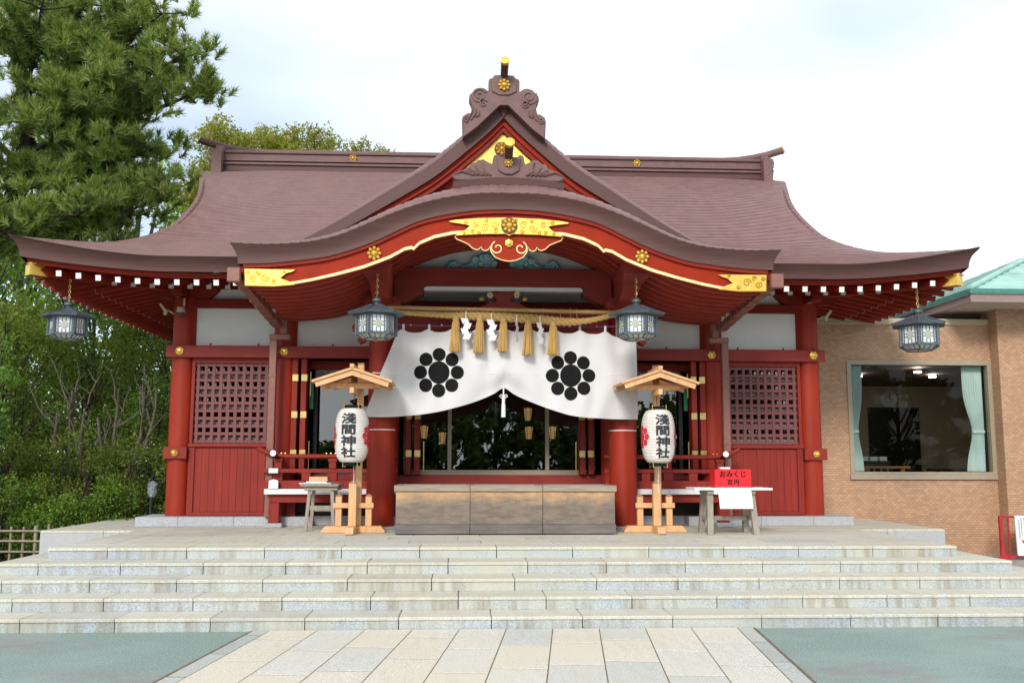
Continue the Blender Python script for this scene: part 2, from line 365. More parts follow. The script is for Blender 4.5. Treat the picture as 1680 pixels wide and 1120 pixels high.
    def build(s, name, mat, parent=None, smooth=False, loc=(0, 0, 0)):
        me = s.mesh(name, smooth)
        if smooth: me.set_sharp_from_angle(angle=math.radians(40))
        return link(name, me, mat, parent, loc)
def interp(x, xs, ys): return float(np.interp(x, xs, ys))
def smooth_interp(xs, ys):
    """monotone-ish cubic through points"""
    xs = np.array(xs, float); ys = np.array(ys, float); d = np.diff(ys) / np.diff(xs)
    m = np.concatenate([[d[0]], (d[1:] + d[:-1]) / 2, [d[-1]]])
    def f(x):
        x = min(max(x, xs[0]), xs[-1]); i = min(int(np.searchsorted(xs, x, 'right')) - 1, len(xs) - 2); h = xs[i + 1] - xs[i]; t = (x - xs[i]) / h
        return float((2*t**3-3*t**2+1)*ys[i] + (t**3-2*t**2+t)*h*m[i] + (-2*t**3+3*t**2)*ys[i+1] + (t**3-t**2)*h*m[i+1])
    return f
def text_mesh(body, size, offset=0.0):
    c = bpy.data.curves.new('lettering', 'FONT'); c.body = body; c.size = size; c.offset = offset; c.align_x = 'CENTER'; c.align_y = 'CENTER'; c.resolution_u = 3
    o = bpy.data.objects.new('lettering', c); COL.objects.link(o); bpy.context.view_layer.update()
    me = bpy.data.meshes.new_from_object(o.evaluated_get(bpy.context.evaluated_depsgraph_get())); bpy.data.objects.remove(o); bpy.data.curves.remove(c)
    V = np.array([v.co[:] for v in me.vertices]); F = [tuple(p.vertices) for p in me.polygons]; bpy.data.meshes.remove(me)
    V[:, 0] -= (V[:, 0].max() + V[:, 0].min()) / 2; V[:, 1] -= (V[:, 1].max() + V[:, 1].min()) / 2
    return V, F
def rosette_mesh(r=.085):
    b = MB(); b.lathe([(0.001, 0), (r * .62, 0), (r * .62, .008), (0.001, .009)], n=16)
    b.ball((0, 0, .02), r * .42, 10, 6)
    for k in range(8): b.ball((math.cos(k * PI / 4) * r * .72, math.sin(k * PI / 4) * r * .72, .015), r * .26, 8, 5)
    me = b.mesh('rosette', True); me.transform(Matrix.Rotation(PI / 2, 4, 'X')); return me     # faces -y

# ================================================================== the setting
g = MB(); g.add([(-300, -200, 0), (300, -200, 0), (300, 400, 0), (-300, 400, 0)], [(0, 1, 2, 3)])
tag(g.build('plaza', 'plaza'), 'worn teal green coated plaza in front of the stone steps', 'ground', kind='structure')
g = MB(); g.add([(-60, 13.5, .004), (-7.3, 13.5, .004), (-7.3, 24, .004), (60, 24, .004), (60, 90, .004), (-60, 90, .004)], [(0, 1, 2, 3, 4, 5)])
tag(g.build('garden_soil', 'soil'), 'dark garden soil under the trees and bushes', 'ground', kind='structure')
surf('side_concrete', (.36, .35, .31), .85, .15, (1, 1, 1), 3, bstr=.2)
g = MB(); g.add([(7.3, 11.6, .005), (30, 11.6, .005), (30, 24, .005), (7.3, 24, .005)], [(0, 1, 2, 3)])
tag(g.build('side_pavement', 'side_concrete'), 'pale concrete strip beside the tiled annex', 'pavement', kind='structure')

# ---- paved approach, laid about six degrees off the axis of the hall
path = tag(bpy.data.objects.new('paved_path', None), 'pale stone slab approach leading to the steps', 'path', kind='structure'); COL.objects.link(path)
A = math.radians(6.4); pd = (math.sin(A), math.cos(A)); pp = (math.cos(A), -math.sin(A)); PO = (-.17, 9.72); YCUT = 9.775
def pw(u, v): return (PO[0] + pp[0] * u + pd[0] * v, PO[1] + pp[1] * u + pd[1] * v)
def clip(poly):
    o = []
    for i in range(len(poly)):
        a, b = poly[i], poly[(i + 1) % len(poly)]
        ia, ib = a[1] <= YCUT, b[1] <= YCUT
        if ia: o.append(a)
        if ia != ib: t = (YCUT - a[1]) / (b[1] - a[1]); o.append((a[0] + (b[0] - a[0]) * t, YCUT))
    return o
def slab_piece(name, u0, u1, v0, v1, mat, z, gp=.005):
    gv = .014; poly = clip([pw(u0 + gp, v0 + gv), pw(u1 - gp, v0 + gv), pw(u1 - gp, v1 - gv), pw(u0 + gp, v1 - gv)])
    if len(poly) < 3: return
    n = len(poly); b = MB(); cx = sum(p[0] for p in poly) / n; cy = sum(p[1] for p in poly) / n
    sh = [(cx + (p[0] - cx) * .995, cy + (p[1] - cy) * .995) for p in poly]
    V = [(p[0], p[1], .002) for p in poly] + [(p[0], p[1], z - .003) for p in poly] + [(p[0], p[1], z) for p in sh]
    F = [(k * n + i, k * n + (i + 1) % n, (k + 1) * n + (i + 1) % n, (k + 1) * n + i) for k in range(2) for i in range(n)] + [tuple(range(2 * n, 3 * n))]
    b.add(V, F).build(name, mat, path)
gr = clip([pw(-2.5, -11), pw(2.5, -11), pw(2.5, .4), pw(-2.5, .4)])
MB().add([(p[0], p[1], .0098) for p in gr], [tuple(range(len(gr)))]).build('mortar_bed', 'grout', path)
joints = [-.66, -1.16, -.98, -.47, -.99, -.80, -.62, -.45, -.96, -.55]
for c in range(10):
    u0 = -2.31 + .462 * c; v1 = .45; v0 = joints[c]; k = 0
    while v1 > -10.5:
        slab_piece('paving_stone', u0, u0 + .462, v0, v1, 'path_stone', .013 + .0015 * random.random()); v1 = v0; v0 = v1 - (1.0 if k % 3 else .98); k += 1
for s in (-1, 1):
    for k in range(12):
        a, b_ = sorted((s * 2.312, s * 2.47)); slab_piece('edge_stone', a, b_, -.9 * (k + 1) + .45, -.9 * k + .45, 'path_edge', .012)

# ---- five granite steps wrapping round three sides of the terrace
steps = tag(bpy.data.objects.new('stone_steps', None), 'five broad granite steps with joints and water stains', 'steps', kind='structure'); COL.objects.link(steps)
SY = [9.79, 10.25, 10.72, 11.19, 11.65]; SW = [7.12, 6.70, 6.28, 5.87, 5.45]; RISE = .13
def stone_box(name, x0, x1, y0, y1, z0, z1, mat, gp=.004, b=.006):
    m = MB(); xa, xb_, ya, yb = x0 + gp, x1 - gp, y0, y1 - gp
    V = []
    for (i, z) in ((0, z0), (0, z1 - b), (b, z1)):
        V += [(xa + i, ya + i, z), (xb_ - i, ya + i, z), (xb_ - i, yb - i, z), (xa + i, yb - i, z)]
    F = [(k * 4 + i, k * 4 + (i + 1) % 4, (k + 1) * 4 + (i + 1) % 4, (k + 1) * 4 + i) for k in range(2) for i in range(4)] + [(8, 9, 10, 11), (3, 2, 1, 0)]
    return m.add(V, F).build(name, mat, steps)
for i in range(5):
    z0, z1, w, y = RISE * i, RISE * (i + 1), SW[i], SY[i]; off = [.0, .35, .62, .22, .5][i]
    xs = [-w]; x = -w + .38 + off * .6
    while x < w - .3: xs.append(x); x += .915 + random.uniform(-.01, .01)
    xs.append(w)
    for a, b_ in zip(xs, xs[1:]):
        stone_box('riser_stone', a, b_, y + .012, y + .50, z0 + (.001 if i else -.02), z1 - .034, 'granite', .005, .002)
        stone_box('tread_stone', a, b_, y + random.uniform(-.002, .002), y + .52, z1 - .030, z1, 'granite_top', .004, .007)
    for s in (-1, 1):
        yy = y + .53
        while yy < 14.55:
            e = min(yy + .9, 14.58); a, b_ = sorted((s * w, s * (w - .5)))
            stone_box('side_stone', a + (.012 if s < 0 else 0), b_ - (.012 if s > 0 else 0), yy, e, z0, z1 - .032, 'granite', .002, .002)
            stone_box('tread_stone', a, b_, yy, e, z1 - .03, z1, 'granite_top', .0025, .006); yy = e + .004
    MB().box(-w + .5, w - .5, y + .3, 14.58, z0 + .01, z1 - .036).build('step_core', 'grout', steps)
# terrace in front of and under the hall
terrace = tag(bpy.data.objects.new('terrace', None), 'granite paved terrace carrying the hall', 'terrace', kind='structure'); COL.objects.link(terrace)
ZT = .65
def tile(name, x0, x1, y0, y1, z, parent, mat='granite_top', dz=.03):
    gp = .003; b = .003; m = MB(); V = []
    for (i, zz) in ((0, z - dz), (0, z - b), (b, z)): V += [(x0 + gp + i, y0 + gp + i, zz), (x1 - gp - i, y0 + gp + i, zz), (x1 - gp - i, y1 - gp - i, zz), (x0 + gp + i, y1 - gp - i, zz)]
    m.add(V, [(k * 4 + i, k * 4 + (i + 1) % 4, (k + 1) * 4 + (i + 1) % 4, (k + 1) * 4 + i) for k in range(2) for i in range(4)] + [(8, 9, 10, 11)]); return m.build(name, mat, parent)
ys = [12.175, 12.78, 13.38, 13.98, 14.58]
for j in range(4):
    x = -4.945 - .3 * (j % 2)
    while x < 4.94:
        a, b_ = max(x, -4.945), min(x + .915, 4.945)
        if b_ - a > .05: tile('paving_slab', a, b_, ys[j], ys[j + 1], ZT - .0005 * (j % 2), terrace)
        x += .915
ys = [14.60, 15.15, 15.70]
for j in range(2):
    x = -6.8
    while x < 6.79:
        tile('paving_slab', x, min(x + .907, 6.8), ys[j], ys[j + 1], ZT, terrace); x += .907
MB().box(-6.78, 6.78, 15.70, 23.2, .0, ZT - .001).build('terrace_slab', 'granite_top', terrace)
MB().box(-6.78, 6.78, 14.615, 15.69, .0, ZT - .034).build('terrace_bed', 'grout', terrace)
x = -6.8
while x < 6.79:
    MB().box(x + .003, min(x + .907, 6.8) - .003, 14.59, 14.612, .01, ZT - .033).build('face_stone', 'granite_kerb', terrace); x += .907
for s in (-1, 1):
    for k in range(9):
        y0 = 14.613 + .95 * k; a, b_ = sorted((s * 6.785, s * 6.805)); MB().box(a, b_, y0, y0 + .944, .01, ZT - .004).build('face_stone', 'granite_kerb', terrace)
# kerb under the walls
for s in (-1, 1):
    for (a, b_) in ((2.02, 3.02), (3.02, 4.2), (4.2, 5.06), (5.06, 5.72)):
        x0, x1 = sorted((s * a, s * b_)); ya = 15.42 if a > 3 else 15.72
        tile('kerb_stone', x0, x1, ya, 16.3, .80, terrace, 'granite_kerb', .145)
MB().box(-2.0, 2.0, 15.72, 16.3, .652, .79).build('kerb_stone', 'granite_kerb', terrace)

# ================================================================== annex building on the right
annex = thing('annex_building', (8, 17.4, 0), 'brown tiled annex with a wide curtained window and green roof', 'building')
YA = 17.3
w = MB(); w.box(5.4, 6.47, YA, YA + .25, 0, 4.22); w.box(6.47, 9.22, YA, YA + .25, 0, 1.45); w.box(6.47, 9.22, YA, YA + .25, 3.55, 4.22); w.build('tiled_wall', 'brick_tile', annex)
w = MB(); w.box(9.223, 16, 17.02, 17.32, 0, 4.55); w.box(9.223, 9.5, 17.325, 17.56, 0, 4.55); w.build('tiled_wall', 'brick_tile', annex)
MB().box(5.4, 9.22, YA - .03, YA + .3, 4.222, 4.34, .008).build('coping', 'beige_trim', annex)
win = group_part('window', annex)
f = MB(); f.box(6.47, 6.55, YA - .02, YA + .12, 1.45, 3.55); f.box(9.14, 9.218, YA - .02, YA + .12, 1.45, 3.55); f.box(6.551, 9.139, YA - .02, YA + .12, 3.47, 3.55); f.box(6.551, 9.139, YA - .02, YA + .12, 1.45, 1.50)
f.build('window_frame', 'aluminium_beige', win)
MB().box(6.45, 9.215, YA - .05, YA + .1, 1.36, 1.448, .006).build('sill', 'aluminium_beige', win)
MB().box(6.551, 9.139, YA + .04, YA + .048, 1.501, 3.469).build('pane', 'annex_glass', win)
# room behind the glass
rm = MB(); rm.box(5.4, 12.0, 22.0, 22.1, .75, 5.0); rm.box(5.3, 5.4, YA + .25, 22.1, .75, 5.0); rm.box(12.0, 12.1, YA + .25, 22.1, .75, 5.0); rm.build('room_wall', 'beige_wall', annex)
MB().box(5.4, 12, YA + .26, 22, .70, .75).build('room_floor', 'interior_floor', annex)
surf('ceiling_grain', (.16, .11, .095), .85, .45, (1.2, 8, 8), 3)
MB().add([(5.4, YA + .26, 3.62), (12, YA + .26, 3.62), (12, 22, 3.45), (5.4, 22, 3.45), (5.4, YA + .26, 3.7), (12, YA + .26, 3.7), (12, 22, 3.53), (5.4, 22, 3.53)], [(0, 3, 2, 1), (4, 5, 6, 7), (0, 1, 5, 4), (2, 3, 7, 6), (1, 2, 6, 5), (3, 0, 4, 7)]).build('room_ceiling', 'ceiling_grain', annex)
MB().box(8.85, 10.05, 21.93, 21.99, .75, 2.95).build('room_door', 'dark_door', annex)
for (x, y) in ((7.75, 19.8), (8.55, 18.8), (9.35, 19.8)):
    m = MB(); m.lathe([(.001, 0), (.07, 0), (.07, .03), (.001, .031)], n=12, c=(x, y, 3.47)); m.build('downlight', 'downlight', annex)
for side, (xa, xb_) in enumerate(((6.56, 6.82), (8.74, 9.12))):
    cv = group_part('window_curtain', annex)
    def fold(i, j, xa=xa, xb_=xb_, side=side):
        t = j / 24; z = 3.46 - 1.95 * t; pin = math.exp(-((z - 2.25) / .42) ** 2) * .36 + (.08 * t)
        keep = xa if side == 0 else xb_; x = xa + (xb_ - xa) * i / 40; x = keep + (x - keep) * (1 - pin) + (.0 if side == 0 else -.02 * t)
        return (x, YA + .17 + .022 * math.sin(i * 1.25 + .4 * math.sin(j * .3)), z)
    MB().slab(fold, 40, 24, (0, .006, 0)).build('drape', 'curtain_mint', cv, True)
    keep = xa if side == 0 else xb_ ; s = 1 if side == 0 else -1; wd = (xb_ - xa) * .62
    MB().box(min(keep, keep + s * wd), max(keep, keep + s * wd), YA + .135, YA + .205, 2.21, 2.27, .01).build('tie_band', 'curtain_mint', cv)
# roof of the front wing
rf = group_part('green_roof', annex)
EX, EY, EZ = 8.32, 16.2, 4.68; SL = .42
def wing(i, j, n=22):                                     # left slope: rows run up from the left eave
    return None
m = MB()
N = 16
for k in range(N):                                         # stepped metal courses, left slope
    a, b_ = k / N, (k + 1) / N; h = 4.5
    V = [(EX + h * a, EY + h * a, EZ + SL * h * a + .03), (EX + h * a, 26 - h * a, EZ + SL * h * a + .03), (EX + h * b_, 26 - h * b_, EZ + SL * h * b_), (EX + h * b_, EY + h * b_, EZ + SL * h * b_)]
    m.add(V, [(0, 3, 2, 1)]); m.add([V[2], V[3], (V[3][0], V[3][1], V[3][2] + .03), (V[2][0], V[2][1], V[2][2] + .03)], [(0, 1, 2, 3)])
m.build('side_slope', 'verdigris', rf)
m = MB()
for k in range(N):
    a, b_ = k / N, (k + 1) / N; h = 4.5
    V = [(EX + h * a, EY + h * a, EZ + SL * h * a + .03), (22, EY + h * a, EZ + SL * h * a + .03), (22, EY + h * b_, EZ + SL * h * b_), (EX + h * b_, EY + h * b_, EZ + SL * h * b_)]
    m.add(V, [(0, 1, 2, 3)]); m.add([V[2], V[3], (V[3][0], V[3][1], V[3][2] + .03), (V[2][0], V[2][1], V[2][2] + .03)], [(0, 1, 2, 3)])
m.build('front_slope', 'verdigris', rf)
MB().tube([(EX - .02, EY - .02, EZ + .05), (EX + 4.5, EY + 4.5, EZ + SL * 4.5 + .06)], .05, 8).build('hip_cap', 'verdigris', rf)
m = MB(); m.box(EX - .04, 22, EY - .04, EY - .001, EZ - .05, EZ + .035); m.box(EX - .04, EX - .001, EY, 26, EZ - .05, EZ + .035); m.build('eave_edge', 'verdigris_dark', rf)
m = MB(); m.box(EX - .01, 22, EY, EY + .05, EZ - .20, EZ - .051); m.box(EX, EX + .05, EY + .051, 26, EZ - .20, EZ - .051); m.build('fascia', 'fascia_taupe', rf)
MB().box(EX + .051, 22, EY + .051, 26, EZ - .19, EZ - .16).build('soffit', 'annex_soffit', rf)

# things seen through the annex window
t = thing('reception_table', (7.6, 19.4, .75), 'orange wooden table seen through the annex window', 'table')
MB().box(6.3, 8.45, 19.1, 19.7, 1.55, 1.60, .006).build('tabletop', 'orange_wood', t)
for (x, y) in ((6.4, 19.15), (8.3, 19.15), (6.4, 19.65), (8.3, 19.65)): MB().box(x - .04, x + .04, y - .03, y + .03, .752, 1.549).build('leg', 'orange_wood', t)
MB().box(6.45, 8.25, 19.38, 19.42, 1.0, 1.06).build('stretcher', 'orange_wood', t)
for k in range(4): MB().box(7.55 + .14 * k, 7.58 + .14 * k, 19.12, 19.15, .80, 1.548).build('slat', 'orange_wood', t)
t = MB(); t.add([(6.98, 19.25, 1.602), (7.22, 19.25, 1.602), (7.18, 19.4, 1.86), (6.94, 19.4, 1.86), (6.98, 19.44, 1.602), (7.22, 19.44, 1.602)], [(0, 1, 2, 3), (2, 5, 4, 3), (0, 3, 4), (1, 5, 2), (0, 4, 5, 1)])
tag(t.build('display_card', 'paper_white'), 'white folded card standing on the table behind the annex window', 'card')
tr = thing('display_tray', (7.75, 19.4, 1.6), 'black tray of white packets on the table behind the annex window', 'tray')
MB().box(7.42, 8.1, 19.2, 19.6, 1.602, 1.70, .008).build('tray_body', 'dark_door', tr)
for k in range(3): MB().box(7.48 + .2 * k, 7.64 + .2 * k, 19.25, 19.5, 1.701, 1.79, .01).build('packet', 'paper_white', tr)
ck = thing('wall_clock', (9.35, 21.9, 3.05), 'round wall clock inside the annex above the dark door', 'clock')
m = MB(); m.lathe([(.001, 0), (.2, 0), (.2, .04), (.17, .05), (.001, .05)], n=24); me = m.mesh('clock_face'); me.transform(Matrix.Rotation(PI / 2, 4, 'X')); o = link('clock_face', me, 'lantern_glass', ck, (9.35, 21.96, 3.15))
m = MB(); m.beam((9.35, 21.90, 3.15), (9.35, 21.90, 3.28), .012, .006, (0, 1, 0)); m.beam((9.35, 21.90, 3.15), (9.44, 21.90, 3.12), .014, .006, (0, 1, 0)); m.build('hands', 'black_metal', ck)
st = thing('folding_table', (9.8, 20.4, .75), 'small dark folding table behind the right curtain of the annex window', 'table')
MB().box(9.55, 10.35, 20.2, 20.7, 1.50, 1.54).build('tabletop', 'dark_door', st)
for x in (9.6, 10.3): MB().box(x - .02, x + .02, 20.25, 20.29, .752, 1.499).build('leg', 'black_metal', st)
MB().beam((9.62, 20.27, 1.1), (9.85, 20.27, 1.49), .02, .02).build('brace', 'black_metal', st)

# low red sign stand at the right edge
sg = thing('sign_stand', (8.95, 16.4, 0), 'low red steel sign stand at the right edge by the annex', 'sign')
YS = 16.4
fr = MB(); fr.box(8.70, 8.755, YS, YS + .05, .05, .755); fr.box(8.757, 10.4, YS, YS + .04, .72, .755); fr.box(8.757, 10.4, YS, YS + .04, .05, .085); fr.box(10.402, 10.45, YS, YS + .05, .05, .755); fr.build('frame', 'frame_red', sg)
for x in (8.85, 9.6): MB().box(x, x + .022, YS + .01, YS + .03, .086, .719).build('upright_bar', 'frame_red', sg)
MB().box(8.873, 9.599, YS + .01, YS + .03, .42, .445).build('cross_bar', 'frame_red', sg)
for x in (8.727, 10.42):
    MB().add([(x - .06, YS - .02, .0), (x + .06, YS - .02, .0), (x + .012, YS - .015, .33), (x - .012, YS - .015, .33), (x - .06, YS - .003, .0), (x + .06, YS - .003, .0), (x + .012, YS - .003, .33), (x - .012, YS - .003, .33)], [(0, 1, 2, 3), (7, 6, 5, 4), (0, 4, 5, 1), (1, 5, 6, 2), (2, 6, 7, 3), (3, 7, 4, 0)]).build('gusset', 'frame_red', sg)
    MB().box(x - .14, x + .14, YS - .04, YS + .1, -.001, .05).build('foot', 'frame_red', sg)
bd = tag(MB().add([(8.93, YS - .075, .76), (9.95, YS - .075, .76), (9.98, YS - .055, .08), (8.96, YS - .055, .08), (8.93, YS - .05, .76), (9.95, YS - .05, .76), (9.98, YS - .03, .08), (8.96, YS - .03, .08)], [(3, 2, 1, 0), (4, 5, 6, 7), (0, 1, 5, 4), (2, 3, 7, 6), (1, 2, 6, 5), (3, 0, 4, 7)]).build('notice_board', 'paper_white', None), 'white notice board with columns of writing and a red arrow on the red stand', 'board')
for (x, zt, n, sz, mt) in ((8.993, .68, 9, .034, 'ink_wash'), (9.035, .71, 8, .034, 'ink_wash'), (9.09, .70, 4, .062, 'wave_blue')):
    m = MB()                                               # columns of writing too small to read: brush marks only
    for k in range(n):
        z0 = zt - k * sz * 1.1; yy = YS - .0775 + (.76 - z0) * .029 - .001; xo = x + (.70 - z0) * .045
        for q in range(4):
            a = sz * .42; h = sz * .09; zz = z0 + (q - 1.5) * sz * .2; x0, x1 = xo - a * random.uniform(.4, 1), xo + a * random.uniform(.4, 1)
            m.add([(x0, yy, zz), (x1, yy, zz), (x1, yy, zz + h), (x0, yy, zz + h)], [(0, 1, 2, 3)])
        m.add([(xo - h, yy - .0002, z0 - a), (xo + h, yy - .0002, z0 - a), (xo + h, yy - .0002, z0 + a), (xo - h, yy - .0002, z0 + a)], [(0, 1, 2, 3)])
    m.build('lettering', mt, bd)
MB().add([(9.03, YS - .0645, .36), (9.16, YS - .0645, .29), (9.15, YS - .0635, .24), (9.05, YS - .064, .30)], [(3, 2, 1, 0)]).build('red_mark', 'sign_red', bd)

# ================================================================== the shrine hall
hall = thing('shrine_hall', (0, 18.9, .65), 'vermilion shrine hall with curved brown roof, front gable and porch', 'shrine')
YR = 18.9; YE = 13.76; FY = 15.85
D_ = [13.76, 14.2, 14.8, 15.5, 16.0, 16.5, 17.5, 18.5, 18.9]
zmid = smooth_interp(D_, [4.58, 4.73, 4.97, 5.30, 5.62, 5.98, 6.70, 7.32, 7.52])
zedge = smooth_interp(D_, [4.88, 4.92, 5.04, 5.42, 5.82, 6.22, 6.87, 7.30, 7.45])
xb = smooth_interp(D_, [7.17, 6.64, 6.06, 5.52, 5.36, 5.32, 5.55, 5.86, 5.93])
def lift01(r): r = max(0, (r - .7) / .3); return r ** 1.6
def roofp(f, y): return (f * xb(y), y, zmid(y) + (zedge(y) - zmid(y)) * lift01(abs(f)))
# arc-length courses
yy = np.linspace(YE, YR - .08, 200); arc = np.concatenate([[0], np.cumsum(np.hypot(np.diff(yy), np.diff([zmid(v) for v in yy])))])
NC = 40; cy = np.interp(np.linspace(0, arc[-1], NC + 1), arc, yy)
roof = group_part('main_roof', hall)
def course_rows(rows, nf, fn, step=.024):
    """rows: values from eave to ridge; stepped shingle courses"""
    m = MB(); seq = []
    for a, b in zip(rows, rows[1:]): seq += [(a, step), (b, 0.0)]
    m.grid(lambda i, j: (lambda p: (p[0], p[1], p[2] + seq[i][1] * (1 - .85 * abs(j / nf * 2 - 1) ** 7)))(fn(j / nf * 2 - 1, seq[i][0])), len(seq) - 1, nf); return m
m = course_rows(cy, 90, roofp); m.f = [f for f in m.f if not all(abs(m.v[i][0]) < 2.0 and m.v[i][1] < 15.3 for i in f)]; m.build('front_slope', 'roof_brown', roof)
m = course_rows(cy, 40, roofp); m.v = [(v[0], 2 * YR - v[1], v[2]) for v in m.v]; m.f = [f[::-1] for f in m.f]; m.build('rear_slope', 'roof_brown', roof)
cs = [y for y in cy if y <= 15.6]
for s in (-1, 1):
    def sidep(f, y, s=s):
        half = YR - y; zc = zmid(y) + (zedge(y) - zmid(y)) * lift01(abs(f)); return (s * xb(y), YR + f * half, zc)
    course_rows(cs, 40, sidep).build('side_slope', 'roof_brown', roof)
    gp = [(YR + sg * (YR - y), zmid(y) - .03) for sg, seq in ((-1, np.linspace(15.3, 18.85, 14)), (1, np.linspace(18.85, 15.3, 14))) for y in seq]
    m = MB(); n = len(gp); x0, x1 = s * 5.12, s * 5.2
    m.add([(x0, p[0], p[1]) for p in gp] + [(x1, p[0], p[1]) for p in gp], [tuple(range(n)), tuple(range(n, 2 * n))[::-1]] + [(i, (i + 1) % n, n + (i + 1) % n, n + i) for i in range(n)]); m.build('gable_wall', 'dark_red', roof)
    # thick verge edge seen from the front corner
    vs = [y for y in np.linspace(15.4, 18.8, 16)]
    m = MB(); m.slab(lambda i, j: (s * (xb(vs[i]) - .02 * j), vs[i], zedge(vs[i]) - .01 - .2 * j), 15, 1, (-s * .1, 0, -.0)); m.build('verge_board', 'roof_edge', roof)
# eave edge: thick layered board, undercut
def eave_z(u): return 4.58 + .30 * lift01(abs(u))           # u = -1..1 along an eave
def eave_strip(P, us, n, name, mat, prof, m=None):
    m = MB(); m.grid(lambda i, j: P(us[i], *prof(us[i], j / n)), len(us) - 1, n); return m.build(name, mat, roof, True)
prof = lambda u, t: (.13 * t + .035 * math.sin(t * PI), -(.205 + .10 * lift01(abs(u))) * t)    # inset, drop
fx = lambda u, ins, dz: (u * (7.17 - ins), YE + ins, eave_z(u) + .024 + dz)
HALF = YR - YE
for s in (-1, 1):
    us = [s * v for v in np.linspace(3.55 / 7.17, 1, 30)]
    eave_strip(fx, us, 6, 'eave_edge', 'roof_edge', prof)
    sx = lambda u, ins, dz, s=s: (s * (7.17 - ins), YR + u * (HALF - ins), eave_z(u) + .024 + dz)
    eave_strip(sx, list(np.linspace(-1, 1, 50)), 6, 'eave_edge', 'roof_edge', prof)
    # lower red board under the eave edge, a darker red painting in its shade
    pr = lambda u, t: (.19 + .03 * t, -(.205 + .10 * lift01(abs(u))) - .005 - .075 * t)
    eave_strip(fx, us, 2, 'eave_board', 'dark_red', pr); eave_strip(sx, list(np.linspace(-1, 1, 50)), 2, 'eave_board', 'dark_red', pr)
bx = lambda u, ins, dz: (u * (7.17 - ins), 2 * YR - YE - ins, eave_z(u) + .024 + dz)
eave_strip(bx, list(np.linspace(1, -1, 40)), 6, 'eave_edge', 'roof_edge', prof)
# soffit boards
def drop(u): return .235 + .10 * lift01(abs(u))
for s in (-1, 1):
    m = MB()
    def sf(i, j, s=s):
        t = j / 8; x = s * (3.5 + (6.98 - 3.5) * i / 24); u = x / 7.17; y1 = max(14.0, min(16.0, 13.97 + (6.98 - abs(x)) * 1.0)) if abs(x) > 5.2 else 16.0
        z0 = eave_z(u) - drop(u); z1 = 4.68 + (.0 if abs(x) < 5.2 else 0) ; f = (y1 - 13.93) / 2.07
        return (x, 13.93 + (y1 - 13.93) * t, z0 + (z1 - z0) * f * t)
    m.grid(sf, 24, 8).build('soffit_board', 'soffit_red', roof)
    m = MB()
    def ss(i, j, s=s):
        t = j / 8; y = 13.93 + (2 * YR - 13.93 * 2) * i / 40; u = (y - YR) / HALF; k = min(abs(y - 13.93), abs(2 * YR - 13.93 - y)); x1 = max(5.0, 7.0 - k * 1.0)
        z0 = eave_z(u) - drop(u); f = (7.0 - x1) / 2.0; return (s * (7.0 + (x1 - 7.0) * t), y, z0 + (4.68 - z0) * f * t)
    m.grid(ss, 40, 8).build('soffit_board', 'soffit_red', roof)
# rafters: two tiers
def rafter(a, b, w=.075, h=.08, cap=True, grey=False):
    r = MB().beam(a, b, w, h).build('rafter', 'soffit_red', hall)
    if cap:
        d = (Vector(b) - Vector(a)).normalized(); MB().beam(Vector(a) - d * .005, Vector(a) - d * .0005, w + .002, h + .002).build('rafter_end', 'grey_white' if grey else 'white_paint', r)
for s in (-1, 1):
    for k in range(11):
        x = 3.68 + .283 * k
        if x > 6.6: continue
        u = x / 7.17; z = eave_z(u) - drop(u) - .085; ye = 15.75 if x < 5.2 else 13.97 + (6.98 - x) * .97; z1 = z + (4.60 - z) * (ye - 14.0) / 1.75
        rafter((s * x, 13.985, z), (s * x, ye, z1))
        if x < 6.2:
            z = 4.31 + .5 * (eave_z(u) - 4.58); ye = 15.9 if x < 5.2 else min(15.9, 13.97 + (6.98 - x) * .97)
            if ye > 14.75: rafter((s * (x - .03), 14.55, z), (s * (x - .03), ye, z + .25 * (ye - 14.55) / 1.3), grey=True)
    for k in range(33):
        y = 14.3 + .287 * k; u = (y - YR) / HALF; dd = min(y - 13.97, 2 * YR - 13.97 - y); x1 = max(5.3, 6.98 - dd * .97); z = eave_z(u) - drop(u) - .085
        if dd > .2: rafter((s * 6.98, y, z), (s * x1, y, z + (4.60 - z) * (6.98 - x1) / 1.7))
        if dd > .95: z = 4.31 + .5 * (eave_z(u) - 4.58); rafter((s * 6.40, y - .03, z), (s * 5.2, y - .03, z + .25), grey=True)
    # corner hip beam with gilt end plate
    hb = MB().beam((s * 6.93, 13.99, 4.43), (s * 5.2, 15.9, 4.52), .15, .17).build('hip_beam', 'soffit_red', hall)
    g = MB(); o = [(0, -.09), (.24, -.09), (.13, .0), (.24, .09), (0, .09)]
    dx, dy = -s * .672, .740
    for sd in (-1, 1):
        nx, ny = -dy * sd, -s * .672 * sd * 1.0
        nx, ny = (dy * sd, -dx * sd); g.add([(s * 6.94 + dx * p[0] + nx * .08, 13.98 + dy * p[0] + ny * .08, 4.43 + p[1]) for p in o] + [(s * 6.94 + dx * p[0] + nx * .07, 13.98 + dy * p[0] + ny * .07, 4.43 + p[1]) for p in o], [tuple(range(5)), tuple(range(5, 10))[::-1]] + [(i, (i + 1) % 5, 5 + (i + 1) % 5, 5 + i) for i in range(5)])
    g.beam((s * 6.95, 13.97, 4.43), (s * 6.93, 13.99, 4.43), .165, .185); g.build('gilt_plate', 'gold_engraved', hb)

